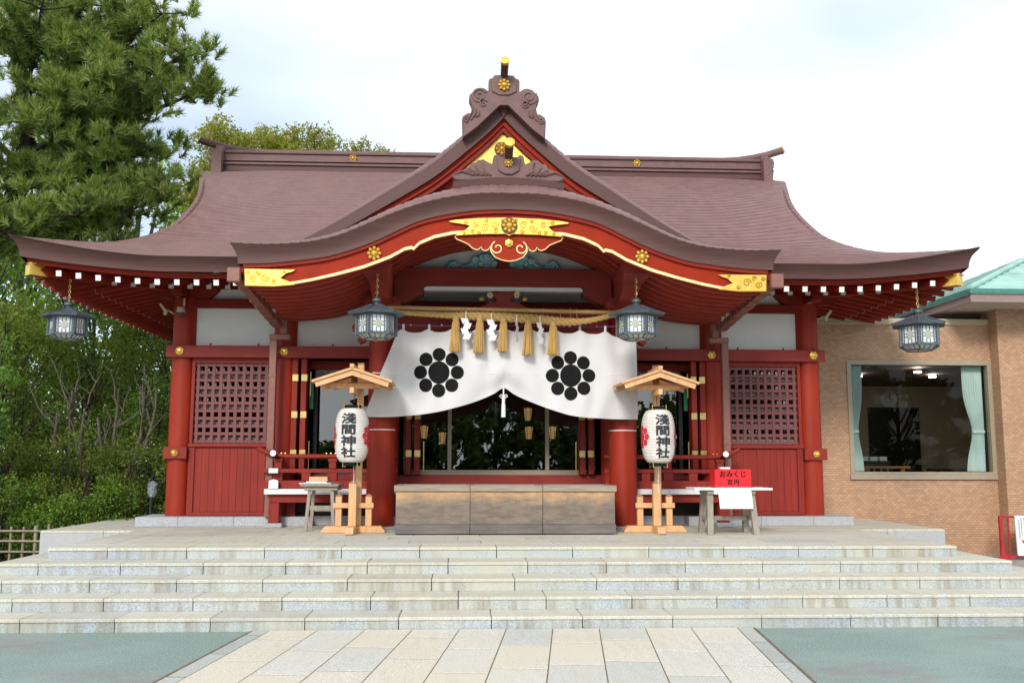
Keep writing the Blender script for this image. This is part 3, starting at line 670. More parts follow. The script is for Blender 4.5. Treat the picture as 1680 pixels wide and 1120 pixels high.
# ---- main ridge
rg = group_part('ridge', hall)
def ridge_bar(y, z0, z1, x, b=.0): return MB().box(-x, x, YR - y, YR + y, z0, z1)
ridge_bar(.24, 7.40, 7.52, 5.45).build('ridge_base', 'roof_edge', rg); ridge_bar(.28, 7.521, 7.56, 5.47).build('moulding', 'ornament_brown', rg)
ridge_bar(.22, 7.561, 7.60, 5.45).build('ridge_body', 'roof_edge', rg); ridge_bar(.26, 7.601, 7.635, 5.46).build('moulding', 'ornament_brown', rg)
ridge_bar(.20, 7.636, 7.765, 5.45).build('ridge_body', 'ornament_brown', rg); ridge_bar(.235, 7.766, 7.786, 5.46).build('moulding', 'roof_edge', rg)
ridge_bar(.21, 7.787, 7.835, 5.45).build('ridge_body', 'ornament_brown', rg)
m = MB(); pts = [(x, YR, 7.84 + max(0, abs(x) - 4.6) ** 2 * .14) for x in np.linspace(-5.95, 5.95, 40)]; m.tube(pts, .075, 10); m.build('ridge_roll', 'ornament_brown', rg, True)
ROS = rosette_mesh(.085); ROS.materials.append(MATS['gold'])
for s in (-1, 1):
    m = MB(); m.lathe([(.001, 0), (.082, 0), (.082, .03), (.055, .035), (.001, .03)], n=12); me = m.mesh('cap'); me.transform(Matrix.Rotation(s * PI * .42, 4, 'Y')); link('end_cap', me, 'gold', rg, (s * 5.95, YR, 8.093))
    prof_ = [(.06, 7.89), (.20, 7.89), (.20, 7.84), (.30, 7.81), (.33, 7.70), (.27, 7.64), (.31, 7.57), (.28, 7.38), (.40, 7.32), (.40, 7.10), (.06, 7.10)]
    for (y0, y1, sc) in ((-.30, .30, 1.0), (-.46, -.305, .82), (.305, .46, .82)):
        m = MB(); m.add([(s * (5.36 + p[0] * (1 if sc == 1 else .8)), YR + y0, p[1] - (0 if sc == 1 else .12)) for p in prof_] + [(s * (5.36 + p[0] * (1 if sc == 1 else .8)), YR + y1, p[1] - (0 if sc == 1 else .12)) for p in prof_], [tuple(range(11)), tuple(range(11, 22))[::-1]] + [(i, (i + 1) % 11, 11 + (i + 1) % 11, 11 + i) for i in range(11)]); m.build('ridge_end_ornament', 'ornament_brown', rg)
    link('rosette', ROS, None, rg, (s * 2.87, YR - .20, 7.70))

# ---- triangular front gable (dormer)
dg = group_part('front_gable', hall)
PX = [0, .15, .30, .65, .85, 1.14, 1.52, 2.0, 2.48, 2.95, 3.49, 3.8]; PZ = [7.60, 7.44, 7.29, 6.97, 6.79, 6.55, 6.29, 5.97, 5.65, 5.36, 5.07, 4.93]
Pf = smooth_interp(PX, PZ); YD = 14.9
xs = np.linspace(0, 3.6, 100); arc2 = np.concatenate([[0], np.cumsum(np.hypot(np.diff(xs), np.diff([Pf(v) for v in xs])))]); cxs = np.interp(np.linspace(0, arc2[-1], 34), arc2, xs)
for s in (-1, 1):
    seq = []
    for a, b in zip(cxs, cxs[1:]): seq += [(a, 0.0), (b, .014)]
    rows = [(YD, -.15), (YD + .04, -.09), (YD + .12, -.03), (YD + .25, 0), (YD + .6, .02), (19.0, .06)]
    m = MB(); m.grid(lambda i, j: (s * seq[i][0], rows[j][0], Pf(seq[i][0]) + rows[j][1] * (1 - .0 * seq[i][0]) + seq[i][1]), len(seq) - 1, 5); m.build('gable_roof', 'roof_brown', dg)
    def band(name, mat, za, zb, y0, y1, xm=3.5, n=40, taper=True):
        m = MB(); X = np.linspace(0, xm, n)
        tp = lambda x: 1 - .45 * (x / 3.5) ** 2 if taper else 1
        m.grid(lambda i, j: (s * X[i], (y0, y0, y1, y1)[j], Pf(X[i]) + (za * tp(X[i]) if j in (0, 3) else zb * tp(X[i]))), n - 1, 3); return m.build(name, mat, dg)
    band('gable_edge', 'roof_edge', -.145, -.40, YD + .005, YD + .25); band('bargeboard', 'hafu_red', -.39, -.50, YD + .08, YD + .2, 3.3); band('bargeboard', 'dark_red', -.48, -.60, YD + .12, YD + .24, 3.2)
X = np.linspace(-3.3, 3.3, 60); m = MB(); m.grid(lambda i, j: (X[i], YD + .26, (Pf(abs(X[i])) - .3) if j else 4.7), 59, 1); m.build('gable_panel', 'dark_red', dg)
m = MB(); m.prism([(0, 7.02), (-.17, 6.86), (-.45, 6.56), (-.72, 6.29), (-.74, 6.24), (.74, 6.24), (.72, 6.29), (.45, 6.56), (.17, 6.86)], YD + .19, YD + .25); m.build('gilt_panel', 'gold_engraved', dg)
m = MB(); m.lathe([(.001, 0), (.125, 0), (.125, .02), (.001, .021)], n=20); me = m.mesh('disc'); me.transform(Matrix.Rotation(PI / 2, 4, 'X')); link('crest_disc', me, 'ornament_brown', dg, (-.02, YD + .19, 6.73))
R2 = rosette_mesh(.115); R2.materials.append(MATS['gold']); link('rosette', R2, None, dg, (-.02, YD + .168, 6.73))
m = MB(); m.prism([(-.07, 7.48), (.07, 7.48), (.11, 7.42), (.0, 7.20), (-.11, 7.42)], YD - .03, YD + .05); m.build('apex_key', 'roof_edge', dg)
half = [(0, 7.853), (-.154, 7.845), (-.189, 7.795), (-.233, 7.784), (-.25, 7.747), (-.249, 7.57), (-.284, 7.585), (-.32, 7.617), (-.39, 7.63), (-.46, 7.605), (-.512, 7.549), (-.556, 7.502), (-.564, 7.438), (-.529, 7.357), (-.511, 7.284), (-.527, 7.185), (-.597, 7.188), (-.66, 7.145), (-.675, 7.081), (-.66, 6.79), (-.457, 6.95), (-.318, 7.09), (-.178, 7.23), (-.07, 7.34)]
def mirror(h): return h + [(-x, z) for x, z in h[::-1] if abs(x) > 1e-6]
oc = group_part('gable_crest', hall)
def ring(c, r0, r1, y, th, mat, n=22, a0=0, a1=2 * PI, parent=None, name='scroll'):
    m = MB(); A = np.linspace(a0, a1, n)
    m.slab(lambda i, j: (c[0] + (r0 + (r1 - r0) * i / (n - 1)) * math.cos(A[i]) + (th * (j - .5)) * math.cos(A[i]), y, c[1] + (r0 + (r1 - r0) * i / (n - 1)) * math.sin(A[i]) + th * (j - .5) * math.sin(A[i])), n - 1, 1, (0, .02, 0)); return m.build(name, mat, parent)
MB().prism(mirror(half), 14.72, 14.95, .02).build('crest_board', 'ornament_brown', oc)
MB().prism([(-.21, 7.76), (-.15, 7.81), (.15, 7.81), (.21, 7.76), (.2, 7.56), (.08, 7.50), (-.08, 7.50), (-.2, 7.56)], 14.695, 14.719, .01).build('crest_face', 'ornament_brown', oc)
for s in (-1, 1):
    ring((s * .40, 7.48), .13, .02, 14.70, .03, 'ornament_brown', 26, .5, .5 + 3.4 * PI * s * -1, oc); ring((s * .60, 7.09), .055, .01, 14.70, .018, 'ornament_brown', 18, .5, .5 - 3 * PI * s, oc); ring((s * .33, 7.36), .07, .01, 14.70, .02, 'ornament_brown', 18, .5, .5 - 3 * PI * s, oc)
    for q in range(3): m = MB(); m.tube([(s * (.50 - .05 * q), 14.71, 7.30 - .03 * q), (s * (.52 - .06 * q), 14.70, 7.2 - .02 * q), (s * (.60 - .07 * q), 14.71, 7.03 + .05 * q)], .012, 5); m.build('leaf_rib', 'ornament_brown', oc)
R3 = rosette_mesh(.105); R3.materials.append(MATS['gold']); link('rosette', R3, None, oc, (0, 14.69, 7.66))
def finial(parent, a, b, r):
    MB().tube([a, b], [r * .9, r], 14).build('finial_roll', 'roof_edge', parent, True)
    d = (Vector(b) - Vector(a)).normalized(); MB().tube([Vector(b) - d * .002, Vector(b) + d * .05, Vector(b) + d * .052], [r * 1.14, r * 1.14, r * .75], 16).build('gilt_cap', 'gold', parent, True)
finial(oc, (0, 15.2, 7.66), (0, 14.42, 7.93), .062)

# ---- undulating porch gable
kg = group_part('porch_roof', hall)
KX = [0, .43, .84, 1.23, 1.63, 1.99, 2.34, 2.69, 3.04, 3.38, 3.77]
Tf = smooth_interp(KX, [5.32, 5.31, 5.25, 5.15, 5.00, 4.835, 4.69, 4.605, 4.57, 4.56, 4.575])
Bf = smooth_interp([0, .43, .83, 1.23, 1.62, 1.81, 2.16, 2.51, 2.85, 3.2, 3.67, 3.8], [5.11, 5.09, 5.03, 4.93, 4.745, 4.65, 4.51, 4.41, 4.36, 4.32, 4.30, 4.30])
GX = [0, .75, 1.03, 1.23, 1.29, 1.305, 1.34, 1.43, 1.63, 1.98, 2.33, 2.68, 2.92, 3.29, 3.56, 3.7]; GZ = [4.79, 4.775, 4.71, 4.62, 4.56, 4.54, 4.555, 4.535, 4.42, 4.28, 4.18, 4.095, 4.05, 4.02, 4.02, 4.02]
def Gf(x): return interp(x, GX, GZ)
Gs = smooth_interp([0, .75, 1.03, 1.23, 1.45, 1.63, 1.98, 2.33, 2.68, 2.92, 3.29, 3.56, 3.7], [5.08, 4.99, 4.91, 4.835, 4.745, 4.62, 4.38, 4.20, 4.09, 4.05, 4.02, 4.02, 4.02])
def Sf(x, y): return Gs(abs(x)) - .03 * (y - 12.8)
xs = np.linspace(0, 3.77, 100); arc3 = np.concatenate([[0], np.cumsum(np.hypot(np.diff(xs), np.diff([Tf(v) for v in xs])))]); kxs = np.interp(np.linspace(0, arc3[-1], 30), arc3, xs)
for s in (-1, 1):
    seq = []
    for a, b in zip(kxs, kxs[1:]): seq += [(a, 0.0), (b, .012)]
    rows = [(12.75, 0), (12.77, .045), (12.83, .10), (12.95, .17), (13.15, .24), (13.5, .30), (15.2, .40)]
    kk = lambda x: 1 - .80 * (x / 3.77) ** 1.5
    m = MB(); m.grid(lambda i, j: (s * seq[i][0], rows[j][0], Tf(seq[i][0]) + rows[j][1] * kk(seq[i][0]) + seq[i][1]), len(seq) - 1, 6); m.build('porch_shingles', 'roof_brown', kg)
    m = MB(); X = np.linspace(0, 1, 50)
    m.grid(lambda i, j: (s * X[i] * (3.77 - .10 * (j / 5) - .03 * math.sin(j / 5 * PI)), 12.75 + .08 * (j / 5) + .03 * math.sin(j / 5 * PI), Tf(X[i] * 3.77) + .006 + (Bf(X[i] * 3.67) - Tf(X[i] * 3.77)) * j / 5), 49, 5); m.build('porch_roof_edge', 'roof_edge', kg, True)
    m = MB(); m.grid(lambda i, j: (s * (3.77 - .10 * (j / 5) - .03 * math.sin(j / 5 * PI)), 12.75 + (.08 * (j / 5) + .03 * math.sin(j / 5 * PI)) * (1 - i / 6) + 1.75 * i / 6, 4.581 + .05 * i / 6 - .28 * j / 5), 6, 5); m.build('porch_roof_edge', 'roof_edge', kg, True)
    MB().box(s * 3.58, s * 3.66, 12.9, 14.5, 4.18, 4.30).build('side_board', 'soffit_red', kg)
    X = np.linspace(0, 3.6, 80)
    def strip(name, mat, f0, f1, y0, y1, X=X, s=s):
        m = MB(); m.grid(lambda i, j: (s * X[i], (y0, y0, y1, y1, y0)[j], (f1(X[i]), f0(X[i]), f0(X[i]), f1(X[i]), f1(X[i]))[j]), len(X) - 1, 4); return m.build(name, mat, kg)
    strip('porch_fascia', 'soffit_red', lambda x: Bf(x) - .045, lambda x: Bf(x) + .02, 12.85, 13.0)
    strip('bargeboard', 'hafu_red', Gf, lambda x: Bf(x) - .04, 12.89, 13.0)
    XG = np.array(sorted(set(list(np.linspace(0, 3.56, 60)) + [1.23, 1.26, 1.29, 1.305, 1.32, 1.34, 1.38, 1.43])))
    strip('gilt_line', 'gold_line', lambda x: Gf(x) - .006, lambda x: Gf(x) + .036 * (1 if x < 2 else 1 - .2 * (x - 2)), 12.865, 12.89, XG)
    # gilt corner plate with a forked tail
    MB().prism([(s * (3.585), 4.25), (s * 3.572, 4.01), (s * 3.18, 4.005), (s * 2.90, 4.03), (s * 3.01, 4.085), (s * 3.10, 4.12), (s * 3.02, 4.195), (s * 2.95, 4.215), (s * 2.90, 4.245)][::s], 12.85, 12.875, .008).build('gilt_plate', 'gold_engraved', kg)
    ring((s * 3.30, 4.13), .06, .01, 12.842, .016, 'gold_dark', 20, 0, 3 * PI * s, kg); ring((s * 3.46, 4.10), .05, .01, 12.842, .014, 'gold_dark', 20, 1, 1 - 3 * PI * s, kg)
    ring((s * 3.18, 4.07), .035, .008, 12.842, .012, 'gold_dark', 16, 0, -3 * PI * s, kg); ring((s * 3.40, 4.19), .035, .008, 12.842, .012, 'gold_dark', 16, 0, 3 * PI * s, kg); ring((s * 3.53, 4.19), .03, .008, 12.842, .012, 'gold_dark', 16, 0, -3 * PI * s, kg); ring((s * 3.05, 4.215), .025, .006, 12.842, .010, 'gold_dark', 16, 0, 3 * PI * s, kg)
    link('rosette', R3, None, kg, (s * 1.845, 12.885, 4.485))
    # gutter along the porch side, drop and downpipe
    gt = group_part('gutter', hall)
    m = MB(); m.beam((s * 3.70, 12.82, 4.17), (s * 3.60, 15.36, 3.84), .13, .10); m.build('gutter_box', 'copper_gutter', gt)
    MB().box(s * 3.62, s * 3.79, 12.76, 12.86, 4.05, 4.245, .01).build('gutter_head', 'copper_gutter', gt)
    for k in range(8): y = 13.05 + .3 * k; t_ = (y - 12.82) / 2.54; m = MB(); x_, z_ = 3.70 - .1 * t_, 4.17 - .33 * t_; m.tube([(s * (x_ - .08), y, z_ + .09), (s * (x_ - .08), y, z_ - .06), (s * (x_ + .03), y, z_ - .085), (s * (x_ + .09), y, z_ - .03), (s * (x_ + .08), y, z_ + .06)], .008, 5); m.build('gutter_hook', 'copper_gutter', gt)
    m = MB(); m.box(s * 3.45, s * 3.56, 15.33, 15.43, 3.69, 3.92, .01); m.build('outlet', 'copper_gutter', gt); m = MB(); m.box(s * 3.40, s * 3.72, 15.32, 15.44, 3.60, 3.688, .01); m.build('elbow', 'copper_gutter', gt)
    MB().box(s * 3.60, s * 3.715, 15.33, 15.43, .80, 3.599, .01).build('downpipe', 'copper_gutter', gt)
    for z_ in (3.0, 1.95, 1.2): MB().box(s * 3.593, s * 3.722, 15.322, 15.438, z_, z_ + .03, .004).build('pipe_clip', 'copper_gutter', gt)
# curved ribs and boards of the porch ceiling
X = np.linspace(-3.52, 3.52, 90)
m = MB(); Yb = [12.95, 13.6, 14.3, 15.0, 15.66]; m.grid(lambda i, j: (X[i], Yb[j], Sf(X[i], Yb[j]) + .12), 89, 4); m.build('porch_ceiling', 'soffit_red', kg)
for k in range(10):
    y = 13.10 + .272 * k; m = MB(); m.grid(lambda i, j: (X[i], y + (0, 0, .085, .085)[j], Sf(X[i], y) + (.13, 0, 0, .13)[j]), 89, 3); m.build('curved_rib', 'rib_lit_red', kg)
# gilt centre plate, crest and hanging pendant
gp_ = [(-.833, 4.945), (-.749, 4.962), (-.429, 4.993), (0, 5.008), (.429, 4.993), (.749, 4.962), (.833, 4.945), (.81, 4.93), (.67, 4.912), (.54, 4.883), (.60, 4.823), (.745, 4.74), (.4, 4.765), (.06, 4.772), (0, 4.745), (-.06, 4.772), (-.4, 4.765), (-.745, 4.74), (-.60, 4.823), (-.54, 4.883), (-.67, 4.912), (-.81, 4.93)]
MB().prism(gp_[::-1], 12.845, 12.87, .006).build('gilt_plate', 'gold_engraved', kg)
for s in (-1, 1):
    for (cx_, cz_, r_, dd) in ((.20, 4.90, .055, 1), (.33, 4.85, .06, -1), (.47, 4.90, .045, 1), (.50, 4.80, .03, -1), (.18, 4.81, .035, -1), (.60, 4.93, .03, 1), (.62, 4.775, .022, 1), (.10, 4.965, .02, 1), (.31, 4.955, .026, -1), (.42, 4.79, .026, 1)): ring((s * cx_, cz_), r_, .008, 12.838, .013, 'gold_dark', 20, .6, .6 + dd * s * 3 * PI, kg)
m = MB(); m.lathe([(.001, 0), (.115, 0), (.115, .02), (.001, .021)], n=20); me = m.mesh('disc'); me.transform(Matrix.Rotation(PI / 2, 4, 'X')); link('crest_disc', me, 'ornament_brown', kg, (0, 12.845, 4.885)); link('rosette', R3, None, kg, (0, 12.823, 4.885))
ph = [(0, 4.76), (-.747, 4.74), (-.72, 4.70), (-.64, 4.668), (-.566, 4.635), (-.50, 4.575), (-.45, 4.555), (-.41, 4.565), (-.385, 4.60), (-.37, 4.56), (-.326, 4.541), (-.28, 4.565), (-.262, 4.61), (-.25, 4.54), (-.235, 4.51), (-.19, 4.455), (-.12, 4.425), (-.066, 4.41), (0, 4.40)]
full = ph + [(-x, z) for x, z in ph[::-1][1:-1]]
pn = MB().prism(full, 12.90, 12.93, .005).build('pendant', 'hafu_red', kg)
m = MB(); pts = [(x, 12.896, z) for x, z in ph[1:]]; m.tube(pts, .008, 5); m.tube([(-p[0], p[1], p[2]) for p in pts], .008, 5); m.build('pendant_trim', 'gold_line', pn)
for s in (-1, 1): ring((s * .16, 4.585), .095, .025, 12.89, .016, 'gold_line', 26, 1.2 if s > 0 else PI - 1.2, (1.2 - 2.3 * PI) if s > 0 else PI - 1.2 + 2.3 * PI, pn, 'pendant_scroll')
m = MB(); m.lathe([(.001, 0), (.065, 0), (.06, .02), (.03, .03), (.025, .045), (.001, .05)], n=6); me = m.mesh('boss'); me.transform(Matrix.Rotation(PI / 2, 4, 'X') @ Matrix.Rotation(PI / 6, 4, 'Z')); link('hexagon_boss', me, 'gold', pn, (0, 12.895, 4.652))
# small crest on the porch ridge
pc = group_part('porch_crest', hall)
kh = [(0, 5.955), (-.135, 5.955), (-.15, 5.985), (-.2, 5.978), (-.22, 5.94), (-.235, 5.845), (-.29, 5.87), (-.36, 5.915), (-.43, 5.90), (-.47, 5.862), (-.53, 5.85), (-.56, 5.80), (-.64, 5.755), (-.72, 5.70), (-.785, 5.685), (-.79, 5.64), (-.74, 5.60), (0, 5.60)]
MB().prism(kh + [(-x, z) for x, z in kh[::-1][1:-1]], 13.10, 13.26, .012).build('crest_board', 'ornament_brown', pc)
MB().prism([(-.17, 5.93), (.17, 5.93), (.15, 5.75), (.05, 5.69), (-.05, 5.69), (-.15, 5.75)], 13.07, 13.099, .008).build('crest_face', 'ornament_brown', pc)
for s in (-1, 1):
    for q in range(5): MB().tube([(s * (.25 + .06 * q), 13.095, 5.68), (s * (.34 + .08 * q), 13.085, 5.73), (s * (.37 + .10 * q), 13.095, 5.86 - .045 * q)], [.02, .016, .008], 6).build('leaf_rib', 'ornament_brown', pc, True)
m = MB(); X = np.linspace(-.78, .78, 24); m.grid(lambda i, j: (X[i], (13.02, 13.0, 13.24)[j], (5.52, 5.62, 5.66)[j] - .07 * (X[i] / .78) ** 2), 23, 2); m.build('crest_base', 'roof_edge', pc)
m = MB(); m.grid(lambda i, j: (X[i], (13.2, 13.2, 14.95)[j], (5.4, 5.62, 5.64)[j] - .07 * (X[i] / .78) ** 2), 23, 2); m.build('porch_ridge', 'ornament_brown', pc)
R4 = rosette_mesh(.065); R4.materials.append(MATS['gold']); link('rosette', R4, None, pc, (0, 13.065, 5.85))
finial(pc, (0, 13.5, 5.80), (0, 12.80, 6.04), .062)

# ---- porch columns and beams
PYc = 14.85
for s in (-1, 1):
    c = MB(); c.lathe([(.215, .70), (.215, 4.05)], (s * 1.87, PYc, 0), 32); col = c.build('porch_column', 'column_red', hall, True)
    MB().lathe([(.001, .60), (.30, .60), (.30, .67), (.27, .699), (.001, .70)], (s * 1.87, PYc, 0), 28).build('base_stone', 'granite_kerb', col, True)
    MB().lathe([(.2165, 2.14), (.2175, 2.145), (.2175, 2.152), (.2165, 2.157)], (s * 1.87, PYc, 0), 32).build('wire_band', 'cloth_white', col)
    m = MB(); m.prism([(s * 1.59, 4.05), (s * 2.15, 4.05), (s * 2.15, 4.12), (s * 2.06, 4.2), (s * 1.68, 4.2), (s * 1.59, 4.12)][::s], PYc - .24, PYc + .24); m.build('capital_block', 'beam_red', hall)
    yz = [(13.30, 4.49), (13.30, 4.33), (13.42, 4.30), (13.75, 4.25), (14.1, 4.10), (14.6, 4.06), (14.6, 4.49)]; n_ = len(yz); wt = [.225, .20, .15, .13, .125, .125, .16]
    nb = MB(); nb.add([(s * 1.86 - w_, p[0], p[1]) for p, w_ in zip(yz, wt)] + [(s * 1.86 + w_, p[0], p[1]) for p, w_ in zip(yz, wt)], [tuple(range(n_)), tuple(range(n_, 2 * n_))[::-1]] + [(i, n_ + i, n_ + (i + 1) % n_, (i + 1) % n_) for i in range(n_)]); nb.build('bracket_arm', 'beam_red', hall)
    nb = MB(); nb.prism([(s * 2.08, 3.58), (s * 2.08, 3.84), (s * 2.22, 3.84), (s * 2.31, 3.80), (s * 2.35, 3.73), (s * 2.33, 3.66), (s * 2.27, 3.63), (s * 2.24, 3.58), (s * 2.26, 3.52), (s * 2.22, 3.48), (s * 2.16, 3.50), (s * 2.12, 3.55)][::s], PYc - .07, PYc + .07); nb.build('carved_nose', 'column_red', hall)
bp = [(-1.70, 4.67), (1.70, 4.67), (1.70, 4.06), (1.66, 4.10), (1.5, 4.13), (1.38, 4.20), (1.25, 4.25), (1.25, 4.355), (-1.25, 4.355), (-1.25, 4.25), (-1.38, 4.20), (-1.5, 4.13), (-1.66, 4.10), (-1.70, 4.06)]
MB().prism(bp[::-1], PYc - .14, PYc + .14).build('rainbow_beam', 'beam_red', hall)
MB().prism([(-1.24, 4.31), (-1.24, 4.345), (-1.20, 4.372), (1.20, 4.372), (1.24, 4.345), (1.24, 4.31)][::-1], PYc - .152, PYc - .02).build('white_trim', 'white_paint', hall)
MB().box(-1.66, 1.66, PYc - .10, PYc + .10, 3.52, 3.98, .01).build('tie_beam', 'beam_red', hall)
fl = [(0, 4.30), (-.16, 4.30), (-.17, 4.22), (-.10, 4.18), (-.14, 4.12), (-.22, 4.15), (-.27, 4.10), (-.36, 4.05), (-.40, 3.985), (0, 3.985)]
MB().prism(fl + [(-x, z) for x, z in fl[::-1][1:-1]], PYc - .16, PYc + .02, .01).build('frog_leg_strut', 'beam_red', hall)
for s in (-1, 1): ring((s * .21, 4.25), .05, .012, PYc - .14, .02, 'gold_line', 18, .5, .5 + 3 * PI * s, hall, 'gilt_scroll'); MB().ball((s * .34, PYc - .05, 4.2), .045, 8, 6).build('gilt_flower', 'gold', hall)
# painted wave panel above the beam
X = np.linspace(-1.55, 1.55, 60); tp = group_part('wave_panel', hall)
m = MB(); m.grid(lambda i, j: (X[i], PYc + .06, 4.66 + (max(.0, Sf(X[i], PYc) + .06 - 4.66)) * j), 59, 1); m.build('white_ground', 'plaster', tp)
MB().box(-.075, .075, PYc - .12, PYc + .05, 4.672, 4.98).build('king_post', 'dark_red', tp)
wv = [(-.961, 4.672), (-.927, 4.70), (-.882, 4.785), (-.83, 4.82), (-.77, 4.82), (-.71, 4.785), (-.685, 4.72), (-.61, 4.735), (-.536, 4.78), (-.50, 4.85), (-.45, 4.875), (-.397, 4.875), (-.351, 4.93), (-.29, 4.955), (-.22, 4.94), (-.15, 4.90), (-.105, 4.84), (-.08, 4.775), (-.078, 4.672)]
for s in (-1, 1):
    P_ = [(s * x * -1, z) for x, z in wv]; P_ = P_ if s < 0 else P_
    sh = lambda k, dz=0: [(s * (-(x + .5) * k - .5) * -1 * -1, (z - 4.672) * k + 4.672 + dz) for x, z in wv]
    o = [(s * -x, z) for x, z in wv]; o = o[::-1] if s > 0 else o
    MB().prism(o if s < 0 else o[::-1], PYc - .0, PYc + .05, .008).build('wave_outline', 'wave_blue', tp)
    i_ = [(s * -((x + .45) * .93 - .45), 4.676 + (z - 4.672) * .90) for x, z in wv]
    MB().prism(i_, PYc - .02, PYc - .001, .005).build('wave_body', 'wave_teal', tp)
    for (cx_, cz_, r_, sg) in ((.778, 4.745, .062, 1), (.443, 4.815, .05, -1), (.258, 4.875, .06, 1), (.269, 4.70, .045, -1), (.36, 4.76, .035, 1), (.14, 4.75, .05, -1)):
        ring((s * -cx_ * -1, cz_), r_, .008, PYc - .045, .016, 'wave_pale', 22, .4, .4 + sg * s * 3.2 * PI, tp, 'wave_curl'); ring((s * cx_, cz_), r_ + .018, .026, PYc - .036, .014, 'wave_blue', 22, .4, .4 + sg * s * 3.2 * PI, tp, 'wave_curl')
    for q in range(3): MB().tube([(s * (.70 - .02 * q), PYc - .022, 4.70 + .018 * q), (s * .58, PYc - .026, 4.71 + .02 * q), (s * .48, PYc - .024, 4.735 + .03 * q), (s * (.42 - .03 * q), PYc - .024, 4.79 + .02 * q)], .007, 5).build('wave_line', 'wave_pale' if q % 2 else 'wave_blue', tp)

# ---- facade: columns, beams, plaster
CX = [-5.2, -3.55, -1.86, 1.86, 3.55, 5.2]
for x in CX:
    c = MB(); c.lathe([(.19, .801), (.19, 4.31)], (x, FY, 0), 28); c.build('column', 'column_red', hall, True)
for x in (-5.2, 5.2):
    for y in (17.9, 19.9, 21.95): MB().lathe([(.19, .655), (.19, 4.5)], (x, y, 0), 20).build('column', 'column_red', hall, True)
    MB().box(x - .04, x + .04, FY + .1, 22.0, .655, 4.7).build('side_wall', 'plaster', hall)
MB().box(-5.2, 5.2, 21.95, 22.05, .655, 4.7).build('rear_wall', 'plaster', hall)
MB().box(-5.42, 5.42, FY - .255, FY - .17, 3.335, 3.53, .006).build('tie_beam', 'beam_red', hall)
MB().box(-5.4, 5.4, FY - .12, FY + .12, 4.17, 4.31, .006).build('tie_beam', 'dark_red', hall)
MB().box(-5.3, 5.3, FY - .12, FY + .12, 4.49, 4.66).build('eave_purlin', 'dark_red', hall)
for a, b_ in zip(CX, CX[1:]):
    MB().box(a + .12, b_ - .12, FY - .02, FY + .04, 3.50, 4.169).build('plaster_panel', 'plaster', hall)
    MB().box(a + .12, b_ - .12, FY - .02, FY + .04, 4.311, 4.489).build('plaster_panel', 'plaster', hall)
RB = rosette_mesh(.07); RB.materials.append(MATS['gold'])
H6 = MB(); H6.lathe([(.001, 0), (.078, 0), (.07, .02), (.035, .03), (.03, .05), (.001, .055)], n=6)
for k in range(6): H6.ball((.05 * math.cos(k * PI / 3), .05 * math.sin(k * PI / 3), .025), .018, 6, 4)
h6 = H6.mesh('hexagon_boss'); h6.transform(Matrix.Rotation(PI / 2, 4, 'X')); h6.materials.append(MATS['gold'])
for x in (-5.2, -3.53, 3.50, 5.22): link('hexagon_boss', h6, None, hall, (x, FY - .256, 3.435))
for x in (-4.72, -3.95, -2.75, -2.1, 2.1, 2.75, 3.95, 4.72): MB().box(x - .012, x + .012, FY - .24, FY - .22, 3.53, 3.565).build('iron_peg', 'dark_red', hall)
for x in (-5.2, -3.55, 3.55, 5.2):                         # boat shaped brackets
    MB().prism([(x - .55, 4.489), (x - .55, 4.45), (x - .45, 4.36), (x - .38, 4.312), (x + .38, 4.312), (x + .45, 4.36), (x + .55, 4.45), (x + .55, 4.489)][::-1], FY - .17, FY - .021).build('boat_bracket', 'dark_red', hall)
    nb = MB(); nb.prism([(x - .09, 4.312), (x + .09, 4.312), (x + .09, 4.5), (x - .09, 4.5)], FY - .62, FY - .175); nb.build('bracket_nose', 'dark_red', hall)
